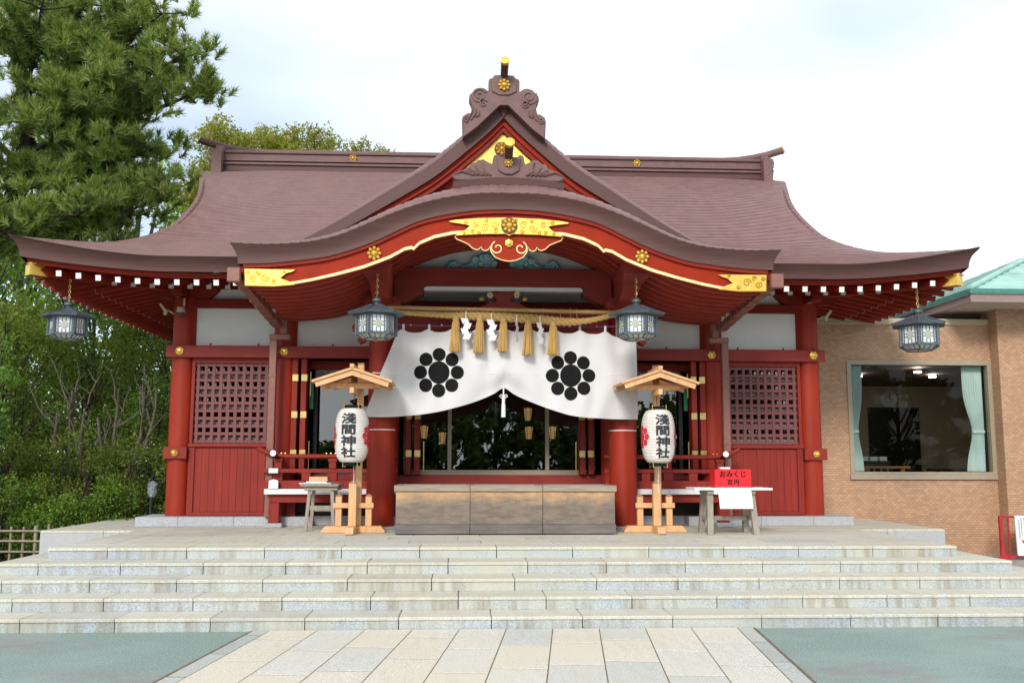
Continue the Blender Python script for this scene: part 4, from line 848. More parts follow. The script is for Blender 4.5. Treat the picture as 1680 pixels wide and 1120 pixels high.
# side bays: lattice window over vertical boards
def bar_mesh(w, d, h): return MB().box(-w / 2, w / 2, -d / 2, d / 2, -h / 2, h / 2, .004).mesh('bar')
XL0, XL1, ZL0, ZL1 = 3.78, 4.97, 1.955, 3.255
vb = bar_mesh(.052, .03, ZL1 - ZL0); hbm = bar_mesh(XL1 - XL0, .026, .052); vb.materials.append(MATS['lattice_red']); hbm.materials.append(MATS['lattice_red'])
for s in (-1, 1):
    lw = group_part('lattice_window', hall); NXB, NZB = 10, 11
    for k in range(NXB): link('lattice_bar', vb, None, lw, (s * (XL0 + .045 + (XL1 - XL0 - .09) * k / (NXB - 1)), FY - .10, (ZL0 + ZL1) / 2))
    for k in range(NZB): link('lattice_bar', hbm, None, lw, (s * (XL0 + XL1) / 2, FY - .096, ZL0 + .03 + (ZL1 - ZL0 - .06) * k / (NZB - 1)))
    m = MB(); a, b_ = sorted((s * XL0, s * XL1)); m.box(a + .002, b_ - .002, FY + .045, FY + .05, ZL0, ZL1); m.build('backing_glass', 'glass', lw)
    # white blind panes seen through the openings
    for q in range(5):
        m = MB(); z_ = ZL0 + .06 + q * .252; m.box(a + .03, b_ - .03, FY - .03, FY - .015, z_, z_ + .05); m.build('inner_rail', 'grey_wood', lw)
    f = MB(); a0, a1 = (s * 3.74, s * (XL0 - .001)); f.box(a0, a1, FY - .15, FY + .03, .81, 3.334); a0, a1 = (s * (XL1 + .001), s * 5.02); f.box(a0, a1, FY - .15, FY + .03, .81, 3.334); f.box(s * XL0, s * XL1, FY - .15, FY + .03, ZL1 + .001, 3.334); f.build('window_surround', 'board_red', hall)
    MB().box(s * 3.74, s * 5.03, FY - .172, FY - .02, 1.895, 1.954, .005).build('rail', 'board_red', hall)
    MB().box(s * 3.78, s * 4.97, FY - .155, FY - .02, .81, .86, .004).build('rail', 'board_red', hall)
    pnl = group_part('board_panel', hall); n = 10; wd = (4.925 - 3.80) / n
    for k in range(n): x0, x1 = sorted((s * (3.80 + wd * k + .001), s * (3.80 + wd * (k + 1) - .001))); MB().box(x0, x1, FY - .125 + .002 * (k % 2), FY - .03, .861, 1.89, .0025).build('board', 'board_red', pnl)
    x0, x1 = sorted((s * 4.926, s * 4.969)); MB().box(x0, x1, FY - .15, FY - .03, .861, 1.894).build('stile', 'board_red', pnl)
    kb = MB().box(s * 5.03, s * 5.40, FY - .235, FY - .12, 1.705, 1.892, .006).build('sill_nosing', 'board_red', hall)
    m = MB(); m.lathe([(.001, 0), (.062, 0), (.06, .015), (.045, .03), (.04, .032), (.025, .06), (.001, .065)], n=20); me = m.mesh('boss', True); me.transform(Matrix.Rotation(PI / 2, 4, 'X')); link('gilt_boss', me, 'gold', kb, (s * 5.215, FY - .236, 1.80))
# door bays
DY = 16.15
MB().box(-3.38, 3.38, DY - .10, DY + .06, 3.20, 3.335).build('door_head', 'dark_red', hall)
MB().box(-3.38, 3.38, DY - .12, DY + .05, 1.23, 1.45, .006).build('door_sill', 'beam_red', hall)
def glass_bay(x0, x1, mull, frame):
    d = group_part('glass_door', hall)
    z0, z1 = 1.451, 3.199 if frame == 'aluminium_beige' else 3.02
    m = MB(); m.box(x0, x1, DY - .03, DY + .03, z0, z0 + .08); m.box(x0, x1, DY - .03, DY + .03, z1 - .04, z1)
    for x in [x0 + .022, x1 - .022] + mull: m.box(x - .032, x + .032, DY - .035, DY + .035, z0 + .081, z1 - .041)
    m.build('door_frame', frame, d); xs_ = [x0 + .055] + mull + [x1 - .055]
    for a, b_ in zip(xs_, xs_[1:]): MB().box(a + .033, b_ - .033, DY - .004, DY + .004, z0 + .081, z1 - .041).build('pane', 'glass', d)
glass_bay(-1.60, 1.60, [-.84, .80], 'aluminium_beige')
for s in (-1, 1):
    a, b_ = sorted((s * 2.02, s * 3.10)); glass_bay(a, b_, [], 'black_metal')
    MB().box(a, b_, DY - .03, DY + .0, 3.021, 3.199).build('transom_panel', 'pane_pattern', hall)
    for k in range(5):
        x = a + (b_ - a) * (k + .5) / 5; ring((x, 3.11), .075, .075, DY - .04, .014, 'grey_wood', 14, 0, 2 * PI, hall, 'transom_ornament')
    # folded door leaves with gilt hinges beside each opening
    for (xa, ya) in ((3.36, 15.68), (1.52, 15.90)):
        fd = group_part('folded_door', hall)
        for q in range(2):
            x0 = s * (xa - .145 * q); MB().box(x0 - .045, x0 + .045, ya, ya + .26, 1.46, 3.33, .005).build('leaf', 'board_red', fd)
        for z_ in (3.02, 2.42, 1.80): [MB().box(s * (xa - .145 * q - .062), s * (xa - .145 * q + .042), ya - .014, ya - .001, z_ - .06, z_ + .06, .006).build('hinge', 'brass', fd) for q in (0, 1)]
        xr = s * (xa - .26)
        for (z0, z1) in ((2.72, 3.12), (1.5, 2.0)): MB().tube([(xr, ya - .01, z0), (xr, ya - .01, z1)], .009, 6).build('bolt_rod', 'brass', fd)
    MB().box(s * 3.09, s * 3.15, 15.90, 15.93, 2.52, 2.98).build('green_panel', 'green_paint', hall)
# dim room inside
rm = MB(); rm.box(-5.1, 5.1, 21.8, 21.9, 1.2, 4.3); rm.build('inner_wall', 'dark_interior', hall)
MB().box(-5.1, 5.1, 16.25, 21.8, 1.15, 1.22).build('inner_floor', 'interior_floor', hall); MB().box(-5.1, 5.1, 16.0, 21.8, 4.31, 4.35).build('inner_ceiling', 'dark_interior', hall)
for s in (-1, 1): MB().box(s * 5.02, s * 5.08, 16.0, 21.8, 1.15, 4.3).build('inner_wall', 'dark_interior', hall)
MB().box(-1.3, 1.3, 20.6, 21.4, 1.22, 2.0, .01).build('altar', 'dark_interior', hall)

# ---- veranda and railings
VY = 15.14
for s in (-1, 1):
    v = group_part('veranda', hall)
    for k in range(2): a, b_ = sorted((s * (1.62 + 1.035 * k), s * (2.652 + 1.035 * k))); MB().box(a, b_, VY, VY + .10, 1.16, 1.243, .004).build('edge_board', 'white_paint', v)
    MB().box(s * 1.62, s * 3.685, VY + .101, FY - .2, 1.165, 1.238).build('floor_board', 'beam_red', v)
    MB().box(s * 1.62, s * 3.62, VY + .08, VY + .18, 1.03, 1.158, .006).build('skirt_beam', 'board_red', v)
    MB().box(s * 3.455, s * 3.62, VY + .05, VY + .21, .72, 1.029, .008).build('post', 'board_red', v); MB().box(s * 3.40, s * 3.68, VY + .0, VY + .26, .651, .719, .008).build('base_stone', 'granite_kerb', v)
    MB().box(s * 3.28, s * 3.42, VY + .45, VY + .58, .801, 1.16).build('post', 'board_red', v)
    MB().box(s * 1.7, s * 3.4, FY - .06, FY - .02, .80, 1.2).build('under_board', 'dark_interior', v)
    rl = group_part('railing', hall); RY = VY + .13
    pts = [(s * x, RY, 1.745 + max(0, x - 3.35) ** 2 * .55) for x in np.linspace(1.64, 3.83, 24)]
    MB().tube(pts, .038, 12).build('handrail', 'board_red', rl, True)
    MB().box(s * 1.64, s * 3.74, RY - .035, RY + .035, 1.492, 1.553, .005).build('middle_rail', 'board_red', rl); MB().box(s * 1.64, s * 3.72, RY - .05, RY + .05, 1.246, 1.372, .005).build('lower_rail', 'board_red', rl)
    for x in (3.50, 2.655, 1.95):
        MB().box(s * (x - .055), s * (x + .055), RY - .05, RY + .05, 1.554, 1.66, .004).build('rail_post', 'board_red', rl); MB().box(s * (x - .07), s * (x + .07), RY - .06, RY + .06, 1.661, 1.712, .006).build('rail_block', 'board_red', rl); MB().box(s * (x - .075), s * (x + .075), RY - .055, RY + .055, 1.373, 1.491, .004).build('rail_post', 'board_red', rl)
    for x in (3.06, 2.30): MB().box(s * (x - .07), s * (x + .07), RY - .045, RY + .045, 1.373, 1.491, .004).build('rail_post', 'board_red', rl)
    # returns along the side, their ends painted white
    MB().tube([(s * 3.55, RY - .20, 1.79), (s * 3.55, RY, 1.75), (s * 3.55, FY - .2, 1.745)], .038, 12).build('handrail', 'board_red', rl, True)
    MB().box(s * 3.50, s * 3.60, RY - .16, FY - .2, 1.49, 1.552).build('middle_rail', 'board_red', rl); MB().box(s * 3.495, s * 3.605, RY - .1, FY - .2, 1.247, 1.37).build('lower_rail', 'board_red', rl)
    MB().tube([(s * 3.55, RY - .215, 1.793), (s * 3.55, RY - .201, 1.79)], .047, 16).build('rail_end', 'white_paint', rl); MB().box(s * 3.47, s * 3.615, RY - .185, RY - .161, 1.485, 1.56, .005).build('rail_end', 'white_paint', rl)
    MB().prism([(s * 3.47, 1.247), (s * 3.615, 1.247), (s * 3.615, 1.37), (s * 3.5425, 1.392), (s * 3.47, 1.37)][::s], RY - .15, RY - .105).build('rail_end', 'white_paint', rl)
    for x in (3.40, 3.46, 2.62, 2.69, 2.76): MB().ball((s * x, RY, 1.79), .017, 6, 4).build('gilt_stud', 'gold', rl)

# ================================================================== offering boxes
for k, (x0, x1, lb) in enumerate(((-1.545, -.507, 'left end weathered wooden offering box beside the left porch column'), (-.503, .517, 'middle weathered wooden offering box, greyest of the three'), (.521, 1.545, 'right end weathered wooden offering box with the palest boards'))):
    cx = (x0 + x1) / 2; t = thing('offering_box', (cx, 14.0, .65), lb, 'offering box', 'offering boxes before the doors'); y0, y1 = 13.62, 14.42
    def bx(name, a, b_, c, d, e, f, mat='offering_wood', par=t, bev=.004):
        m = MB().box(a - cx, b_ - cx, c - 14.0, d - 14.0, e - .65, f - .65, bev); return link(name, m.mesh(name), mat, par, (cx, 14.0, .65))
    bx('front_panel', x0, x1 - .002, y0, y0 + .04, .795, 1.25); bx('rear_panel', x0, x1 - .002, y1 - .04, y1, .795, 1.25)
    bx('side_panel', x0, x0 + .04, y0 + .041, y1 - .041, .795, 1.25); bx('side_panel', x1 - .042, x1 - .002, y0 + .041, y1 - .041, .795, 1.25)
    bx('base_board', x0 - (.01 if k == 0 else 0), x1 + (.01 if k == 2 else -.003), y0 - .008, y1, .664, .793, 'offering_base')
    bx('skid', x0 + .02, x1 - .02, y0 + .05, y1 - .05, .6505, .663, 'black_metal', bev=0)
    e0, e1 = (.025 if k == 0 else 0), (.025 if k == 2 else 0)
    bx('rim', x0 - e0, x1 + e1 - .003, y0 - .03, y0 + .07, 1.252, 1.335, 'offering_rim'); bx('rim', x0 - e0, x1 + e1 - .003, y1 - .07, y1 + .02, 1.252, 1.335, 'offering_rim')
    bx('rim', x0 - e0, x0 + .06, y0 + .071, y1 - .071, 1.252, 1.333, 'offering_rim'); bx('rim', x1 - .06, x1 + e1 - .003, y0 + .071, y1 - .071, 1.252, 1.333, 'offering_rim')
    for q in range(9): a = x0 + .09 + q * (x1 - x0 - .19) / 8; bx('slat', a - .025, a + .025, y0 + .072, y1 - .072, 1.275, 1.315, 'offering_rim')

# ================================================================== shrine curtain
CYd = 14.42
cur = thing('shrine_curtain', (0, CYd, 3.7), 'white shrine curtain with two black nine disc crests, parted at centre', 'curtain')
zbot = smooth_interp([-2.11, -1.62, -.98, -.43, -.15, 0, .15, .5, 1.05, 1.55, 2.05], [2.335, 2.335, 2.41, 2.565, 2.685, 2.775, 2.685, 2.53, 2.355, 2.315, 2.31])
def top_z(x):
    z = 3.60 + .045 * max(0, 1 - abs(x) / 1.65)
    for t0 in (-1.55, -1.16, -.78, -.39, 0, .39, .78, 1.16, 1.55): z += .045 * math.exp(-((x - t0) / .07) ** 2)
    return z - (.10 * max(0, (abs(x) - 1.6) / .45) if abs(x) > 1.6 else 0)
def cloth(u, v):
    """u -1..1 across, v 0 top .. 1 bottom"""
    xt = -1.62 + (u + 1) / 2 * (2.03 + 1.62); xbm = -2.11 + (u + 1) / 2 * (2.05 + 2.11); x = xt + (xbm - xt) * v
    z = top_z(xt) + (zbot(xbm) - top_z(xt)) * v
    y = CYd + .016 * math.sin(x * 9 + z * 3 + 1.5 * math.sin(z * 2)) + .045 * math.sin(x * 3.1 - z * 2.2) * v + .012 * math.sin(x * 17 - z * 6 + math.sin(x * 5)) * v + .05 * v * math.exp(-(x / .35) ** 2) * math.sin(z * 16 + abs(x) * 8) * .5 - .04 * math.sin(v * PI) - .022 * math.cos(2 * PI * x / .388) * (1 - v) ** .7 + .14 * max(0, abs(x) - 1.65) * 1.0
    return (x, y, z)
MB().slab(lambda i, j: cloth(i / 120 * 2 - 1, j / 40), 120, 40, (0, .006, 0)).build('cloth', 'cloth_white', cur, True)
def cloth_at(x, z, off):
    u, v = 0.0, .5                                          # invert the sheet by fixed point steps
    for _ in range(30):
        p = cloth(u, v); u = max(-1, min(1, u + (x - p[0]) * .5)); v = max(0, min(1, v - (z - p[2]) * .7))
    p = cloth(u, v); return (x, p[1] - off, z)
for (cx, cz) in ((-.985, 3.0), (1.01, 2.965)):
    cr_ = group_part('crest', cur)
    for k in range(9):
        r = .160 if k == 0 else .099; a = (k - 1) * PI / 4 + PI / 2; c = (cx, cz) if k == 0 else (cx + .277 * math.cos(a), cz + .275 * math.sin(a))
        m = MB(); V = [cloth_at(c[0], c[1], .006)]; n = 28
        for ringi in (.5, 1): V += [cloth_at(c[0] + r * ringi * math.cos(2 * PI * q / n), c[1] + r * (1.08 if k == 0 else 1.03) * ringi * math.sin(2 * PI * q / n), .006) for q in range(n)]
        F = [(0, 1 + q, 1 + (q + 1) % n) for q in range(n)] + [(1 + q, 1 + n + q, 1 + n + (q + 1) % n, 1 + (q + 1) % n) for q in range(n)]
        m.add(V, F).build('crest_disc', 'black_ink', cr_)
for k in range(30):
    x0 = -1.98 + k * .133
    if min(abs(x0 + .985), abs(x0 + .133 + .985), abs(x0 - 1.01), abs(x0 + .133 - 1.01)) < .38: continue
    p = [cloth_at(x0, 2.985, .005), cloth_at(x0 + .133, 2.98, .005), cloth_at(x0 + .133, 2.993, .005), cloth_at(x0, 2.998, .005)]; MB().add(p, [(0, 1, 2, 3)]).build('seam', 'cloth_seam', cur)
for t0 in (-1.53, -1.14, -.76, -.38, .38, .78, 1.16, 1.55):
    MB().box(t0 - .018, t0 + .018, CYd - .012, CYd + .014, 3.62, 3.735, .004).build('hanging_tab', 'cloth_white', cur)
m = MB(); pts = [(x, CYd + .0, 3.715 - .012 * math.sin((x + 1.7) * 2.5) + .02 * (x / 1.7) ** 2) for x in np.linspace(-1.68, 1.7, 40)]; m.tube(pts, .011, 6); m.build('hanging_cord', 'purple_cord', cur)
for x in (-1.42, -.95, 1.0, 1.42): MB().ball((x, CYd - .012, 3.725), .02, 6, 4).build('cord_fitting', 'brass', cur)
ts = thing('white_tassel', (-.01, CYd - .06, 2.33), 'white knotted cord tassel hanging at the curtain parting', 'tassel')
m = MB(); m.tube([(-.01, CYd - .05, 2.78), (-.01, CYd - .055, 2.62)], .012, 6); m.build('cord', 'paper_white', ts)
for s in (-1, 1): MB().tube([(-.01, CYd - .06, 2.64), (-.01 + s * .045, CYd - .07, 2.67), (-.01 + s * .06, CYd - .07, 2.645), (-.01 + s * .03, CYd - .065, 2.62), (-.01, CYd - .06, 2.635)], .009, 6).build('bow_loop', 'paper_white', ts)
MB().lathe([(.001, 2.33), (.034, 2.33), (.03, 2.50), (.022, 2.56), (.026, 2.60), (.012, 2.63), (.001, 2.63)], (-.01, CYd - .058, 0), 14).build('fringe', 'paper_white', ts, True)

# ================================================================== bamboo pole, sacred rope, paper streamers
PY0 = 14.30
bp = thing('bamboo_pole', (0, PY0 + .05, 3.95), 'yellow bamboo pole carrying the straw rope under the porch beam', 'pole')
pts = []; rad = []
xs_ = np.linspace(-1.78, 1.80, 9)
for a, b_ in zip(xs_, xs_[1:]):
    for t_ in (0, .04, .96): pts.append((a + (b_ - a) * t_, PY0 + .06, 3.955 - .012 * (a + (b_ - a) * t_))); rad.append(.038 if t_ == 0 else .033)
MB().tube(pts, rad, 12).build('cane', 'bamboo', bp, True)
for x in (-1.6, -.6, .3, 1.0, 1.6): MB().tube([(x, PY0 + .02, 3.99), (x + .01, PY0 - .01, 3.9), (x, PY0 + .02, 3.83)], .004, 5).build('tie_string', 'straw', bp)
rp = thing('sacred_rope', (0, PY0, 3.85), 'twisted straw rope with five straw tassels above the curtain', 'rope')
rz = smooth_interp([-1.7, -.81, -.25, .49, .96, 1.3, 1.78], [3.90, 3.855, 3.845, 3.81, 3.775, 3.80, 3.925]); rw = smooth_interp([-1.7, -.9, -.5, .9, 1.2, 1.78], [.030, .040, .055, .055, .042, .030])
for ph_ in range(3):
    pts = []; rad = []
    for x in np.linspace(-1.72, 1.78, 260):
        a = x * 26 + ph_ * 2 * PI / 3; r = rw(x); pts.append((x, PY0 + r * .62 * math.cos(a), rz(x) + r * .62 * math.sin(a))); rad.append(r * .62)
    MB().tube(pts, rad, 7).build('strand', 'straw_rope', rp, True)
for x in np.linspace(-.9, 1.1, 9): MB().tube([(x, PY0 - .05, rz(x) - .02), (x + .02 * random.uniform(-1, 1), PY0 - .05, rz(x) + .05), (x, PY0 + .06, 3.99)], .004, 4).build('tie_string', 'straw', rp)
for (x, zb) in ((-.735, 3.30), (-.375, 3.285), (-.02, 3.305), (.355, 3.26), (.735, 3.265)):
    tsl = MB(); zt = rz(x)
    n = 120
    for k in range(n):
        a = random.random() * 2 * PI; q = math.sqrt(random.random()); xo, yo = q * math.cos(a), q * math.sin(a); e = zb + random.uniform(-.012, .02)
        tilt = random.uniform(-.008, .008) - .012
        tsl.tube([(x + xo * .012, PY0 - .045 + yo * .012, zt + .01), (x + xo * .05, PY0 - .05 + yo * .045, zt - .12), (x + xo * .060 + tilt * .5, PY0 - .05 + yo * .055, zt - .3), (x + xo * .085 + tilt, PY0 - .05 + yo * .07, e)], [.008, .009, .0085, .006], 4)
    tsl.build('straw_tassel', 'straw', rp); MB().lathe([(.001, -.02), (.045, -.02), (.05, .01), (.045, .04), (.001, .04)], (x, PY0 - .045, zt - .06), 12).build('binding', 'straw_rope', rp, True)
for k, (x, tw, dz, lb) in enumerate(((-.585, 0.0, 0, 'leftmost white zigzag paper streamer on the straw rope'), (-.20, .12, -.03, 'second white zigzag paper streamer from the left on the rope'), (.18, 1.15, -.05, 'third zigzag paper streamer, turned nearly edge on'), (.53, .75, -.06, 'rightmost zigzag paper streamer, half hidden among the straw tassels'))):
    sd_ = MB(); zt = rz(x) - .05 + dz * .3; w = .052; ct, st_ = math.cos(tw), math.sin(tw)
    for q in range(4):
        ox = (.036 if q % 2 else -.028); h = .085; z1 = zt - q * .078; sk = .055 * (1 if q % 2 == 0 else -1)
        P4 = [(-w + ox, z1), (w + ox, z1 - .0), (w + ox + sk * .6, z1 - h), (-w + ox + sk * .6, z1 - h)]
        yb = PY0 - .11 - .004 * q
        f_ = [(x + a * ct, yb + a * st_, b_) for a, b_ in P4]; k_ = [(p[0] + .001, p[1] + .0025, p[2]) for p in f_]
        sd_.add(f_ + k_, [(0, 1, 2, 3), (7, 6, 5, 4), (0, 4, 5, 1), (1, 5, 6, 2), (2, 6, 7, 3), (3, 7, 4, 0)])
    sd_.box(x - .006, x + .006, PY0 - .115, PY0 - .10, zt - .002, zt + .10)
    tag(sd_.build('paper_streamer', 'paper_white'), lb, 'streamer', 'zigzag paper streamers on the rope')

# ================================================================== hexagonal hanging lanterns
def hexp(R, z, ph=0): return [(R * math.cos(ph + k * PI / 3), R * math.sin(ph + k * PI / 3), z) for k in range(6)]
def make_hanging(loc, label, chain_top, rotz, sc=.9):
    t = thing('hanging_lantern', (0, 0, 0), label, 'lantern', 'hexagonal lanterns hung from the eaves'); ROOT_AT[t.name] = Vector((0, 0, 0))
    m = MB(); R = .43; prof_ = [(R, -.03), (R + .015, -.012), (R, 0), (.30, .045), (.18, .09), (.10, .125), (.07, .135)]
    V = []; F = []
    for r, z in prof_: V += hexp(r, z + .0)
    for i in range(len(prof_) - 1):
        for k in range(6): F.append((i * 6 + k, i * 6 + (k + 1) % 6, (i + 1) * 6 + (k + 1) % 6, (i + 1) * 6 + k))
    F += [tuple(range(6))[::-1], tuple(range(len(prof_) * 6 - 6, len(prof_) * 6))]; m.add(V, F); rf_ = m.build('lantern_roof', 'blue_metal', t)
    for k in range(6):
        a = k * PI / 3; m = MB(); m.tube([(.08 * math.cos(a), .08 * math.sin(a), .137), (.18 * math.cos(a), .18 * math.sin(a), .097), (.30 * math.cos(a), .30 * math.sin(a), .05), (.45 * math.cos(a), .45 * math.sin(a), .0)], .012, 6); m.build('roof_rib', 'blue_metal', rf_, True)
    MB().lathe([(.001, .13), (.075, .13), (.05, .15), (.045, .165), (.075, .19), (.07, .225), (.035, .25), (.001, .255)], n=16).build('knob', 'blue_metal', t, True)
    # body: posts, rails, panes with glazing bars
    Rb = .305; ap = Rb * math.cos(PI / 6); zb0, zb1 = -.325, -.03
    for k in range(6):
        a = k * PI / 3; x, y = Rb * math.cos(a), Rb * math.sin(a); m = MB(); m.tube([(x * 1.02, y * 1.02, zb0 - .02), (x, y, zb1 - .001)], .026, 6); m.build('corner_post', 'blue_metal', t)
        am = a + PI / 6; tx, ty = -math.sin(am), math.cos(am); nx, ny = math.cos(am), math.sin(am)
        pane = group_part('side_panel', t)
        def P3(u, z, o): return (nx * (ap + o) + tx * u, ny * (ap + o) + ty * u, z)
        def bar(u0, u1, z0, z1, o0, o1, name, mat, m_=None):
            mm = m_ or MB(); V = [P3(u, z, o) for u in (u0, u1) for o in (o0, o1) for z in (z0, z1)]
            mm.add(V, [(0, 1, 3, 2), (4, 6, 7, 5), (0, 4, 5, 1), (2, 3, 7, 6), (0, 2, 6, 4), (1, 5, 7, 3)]); return mm if m_ else mm.build(name, mat, pane)
        bar(-.13, .13, zb0, zb1 - .004, -.012, -.006, 'pane', 'lantern_glass')
        gb = MB()
        for u in (-.128, -.092, .092, .128): bar(u - .0055, u + .0055, zb0 + .02, zb1 - .02, -.005, .006, '', '', gb)
        for u in (-.03, .03): bar(u - .004, u + .004, zb0 + .02, -.24, -.005, .005, '', '', gb); bar(u - .004, u + .004, -.125, zb1 - .02, -.005, .005, '', '', gb)
        for q in range(7): z = zb0 + .03 + q * .038; bar(-.123, -.096, z - .004, z + .004, -.005, .004, '', '', gb); bar(.096, .123, z - .004, z + .004, -.005, .004, '', '', gb)
        for s in (-1, 1):
            for z in (-.205, -.155): bar(min(s * .05, s * .088), max(s * .05, s * .088), z - .004, z + .004, -.005, .004, '', '', gb)
        gb.build('glazing_bar', 'blue_metal', pane)
        dm = MB(); n = 14; c0 = [P3(.052 * math.cos(2 * PI * q / n), -.18 + .058 * math.sin(2 * PI * q / n), .006) for q in range(n)]; c1 = [P3(.052 * math.cos(2 * PI * q / n), -.18 + .058 * math.sin(2 * PI * q / n), -.005) for q in range(n)]
        dm.add(c0 + c1, [tuple(range(n)), tuple(range(n, 2 * n))[::-1]] + [(q, (q + 1) % n, n + (q + 1) % n, n + q) for q in range(n)]).build('round_crest', 'lantern_disc', pane)
        bar(-.145, .145, zb1 - .02, zb1 - .002, -.015, .012, 'top_rail', 'blue_metal'); bar(-.145, .145, zb0 - .015, zb0 + .018, -.015, .014, 'bottom_rail', 'blue_metal')
    m = MB(); V = hexp(.29, zb0 - .016) + hexp(.20, zb0 - .07); m.add(V, [(k, (k + 1) % 6, 6 + (k + 1) % 6, 6 + k) for k in range(6)] + [tuple(range(6, 12))]); m.build('bowl_glass', 'grey_white', t)
    m = MB()
    for k in range(6):
        a = k * PI / 3; b_ = a + PI / 3
        m.tube([(.30 * math.cos(a), .30 * math.sin(a), zb0 - .018), (.20 * math.cos(a), .20 * math.sin(a), zb0 - .073)], .013, 5); m.tube([(.20 * math.cos(a), .20 * math.sin(a), zb0 - .073), (.20 * math.cos(b_), .20 * math.sin(b_), zb0 - .073)], .013, 5)
        for f in (.33, .66): pa = Vector((.29 * math.cos(a), .29 * math.sin(a), zb0 - .02)).lerp(Vector((.29 * math.cos(b_), .29 * math.sin(b_), zb0 - .02)), f); pb = Vector((.2 * math.cos(a), .2 * math.sin(a), zb0 - .073)).lerp(Vector((.2 * math.cos(b_), .2 * math.sin(b_), zb0 - .073)), f); m.tube([pa, pb], .007, 5)
    m.build('bowl_frame', 'blue_metal', t); MB().lathe([(.001, -.03), (.03, -.03), (.03, .0), (.001, 0)], (0, 0, zb0 - .075), 10).build('drip_knob', 'brass', t)
    # chain of links
    z = .25; k = 0
    while z < .25 + chain_top:
        m = MB(); n = 10; ax = (1, 0) if k % 2 else (0, 1); m.tube([(ax[0] * .016 * math.cos(2 * PI * q / n), ax[1] * .016 * math.cos(2 * PI * q / n), z + .028 + .03 * math.sin(2 * PI * q / n)) for q in range(n + 1)], .006, 5, False); m.build('chain_link', 'brass', t); z += .048; k += 1
    t.location = loc; t.rotation_euler = (0, 0, rotz); t.scale = (sc, sc, sc * 1.02); return t
make_hanging((-1.845, 13.4, 3.735), 'blue grey hexagonal lantern under the left end of the porch', .34, math.radians(12))
make_hanging((1.85, 13.4, 3.76), 'blue grey hexagonal lantern under the right end of the porch', .34, math.radians(-14))
make_hanging((-6.47, 14.3, 3.79), 'blue grey hexagonal lantern at the far left eave before the pine', .36, math.radians(10), .85)
make_hanging((6.41, 14.3, 3.78), 'blue grey hexagonal lantern at the far right eave before the tiled annex', .33, math.radians(4), .98)

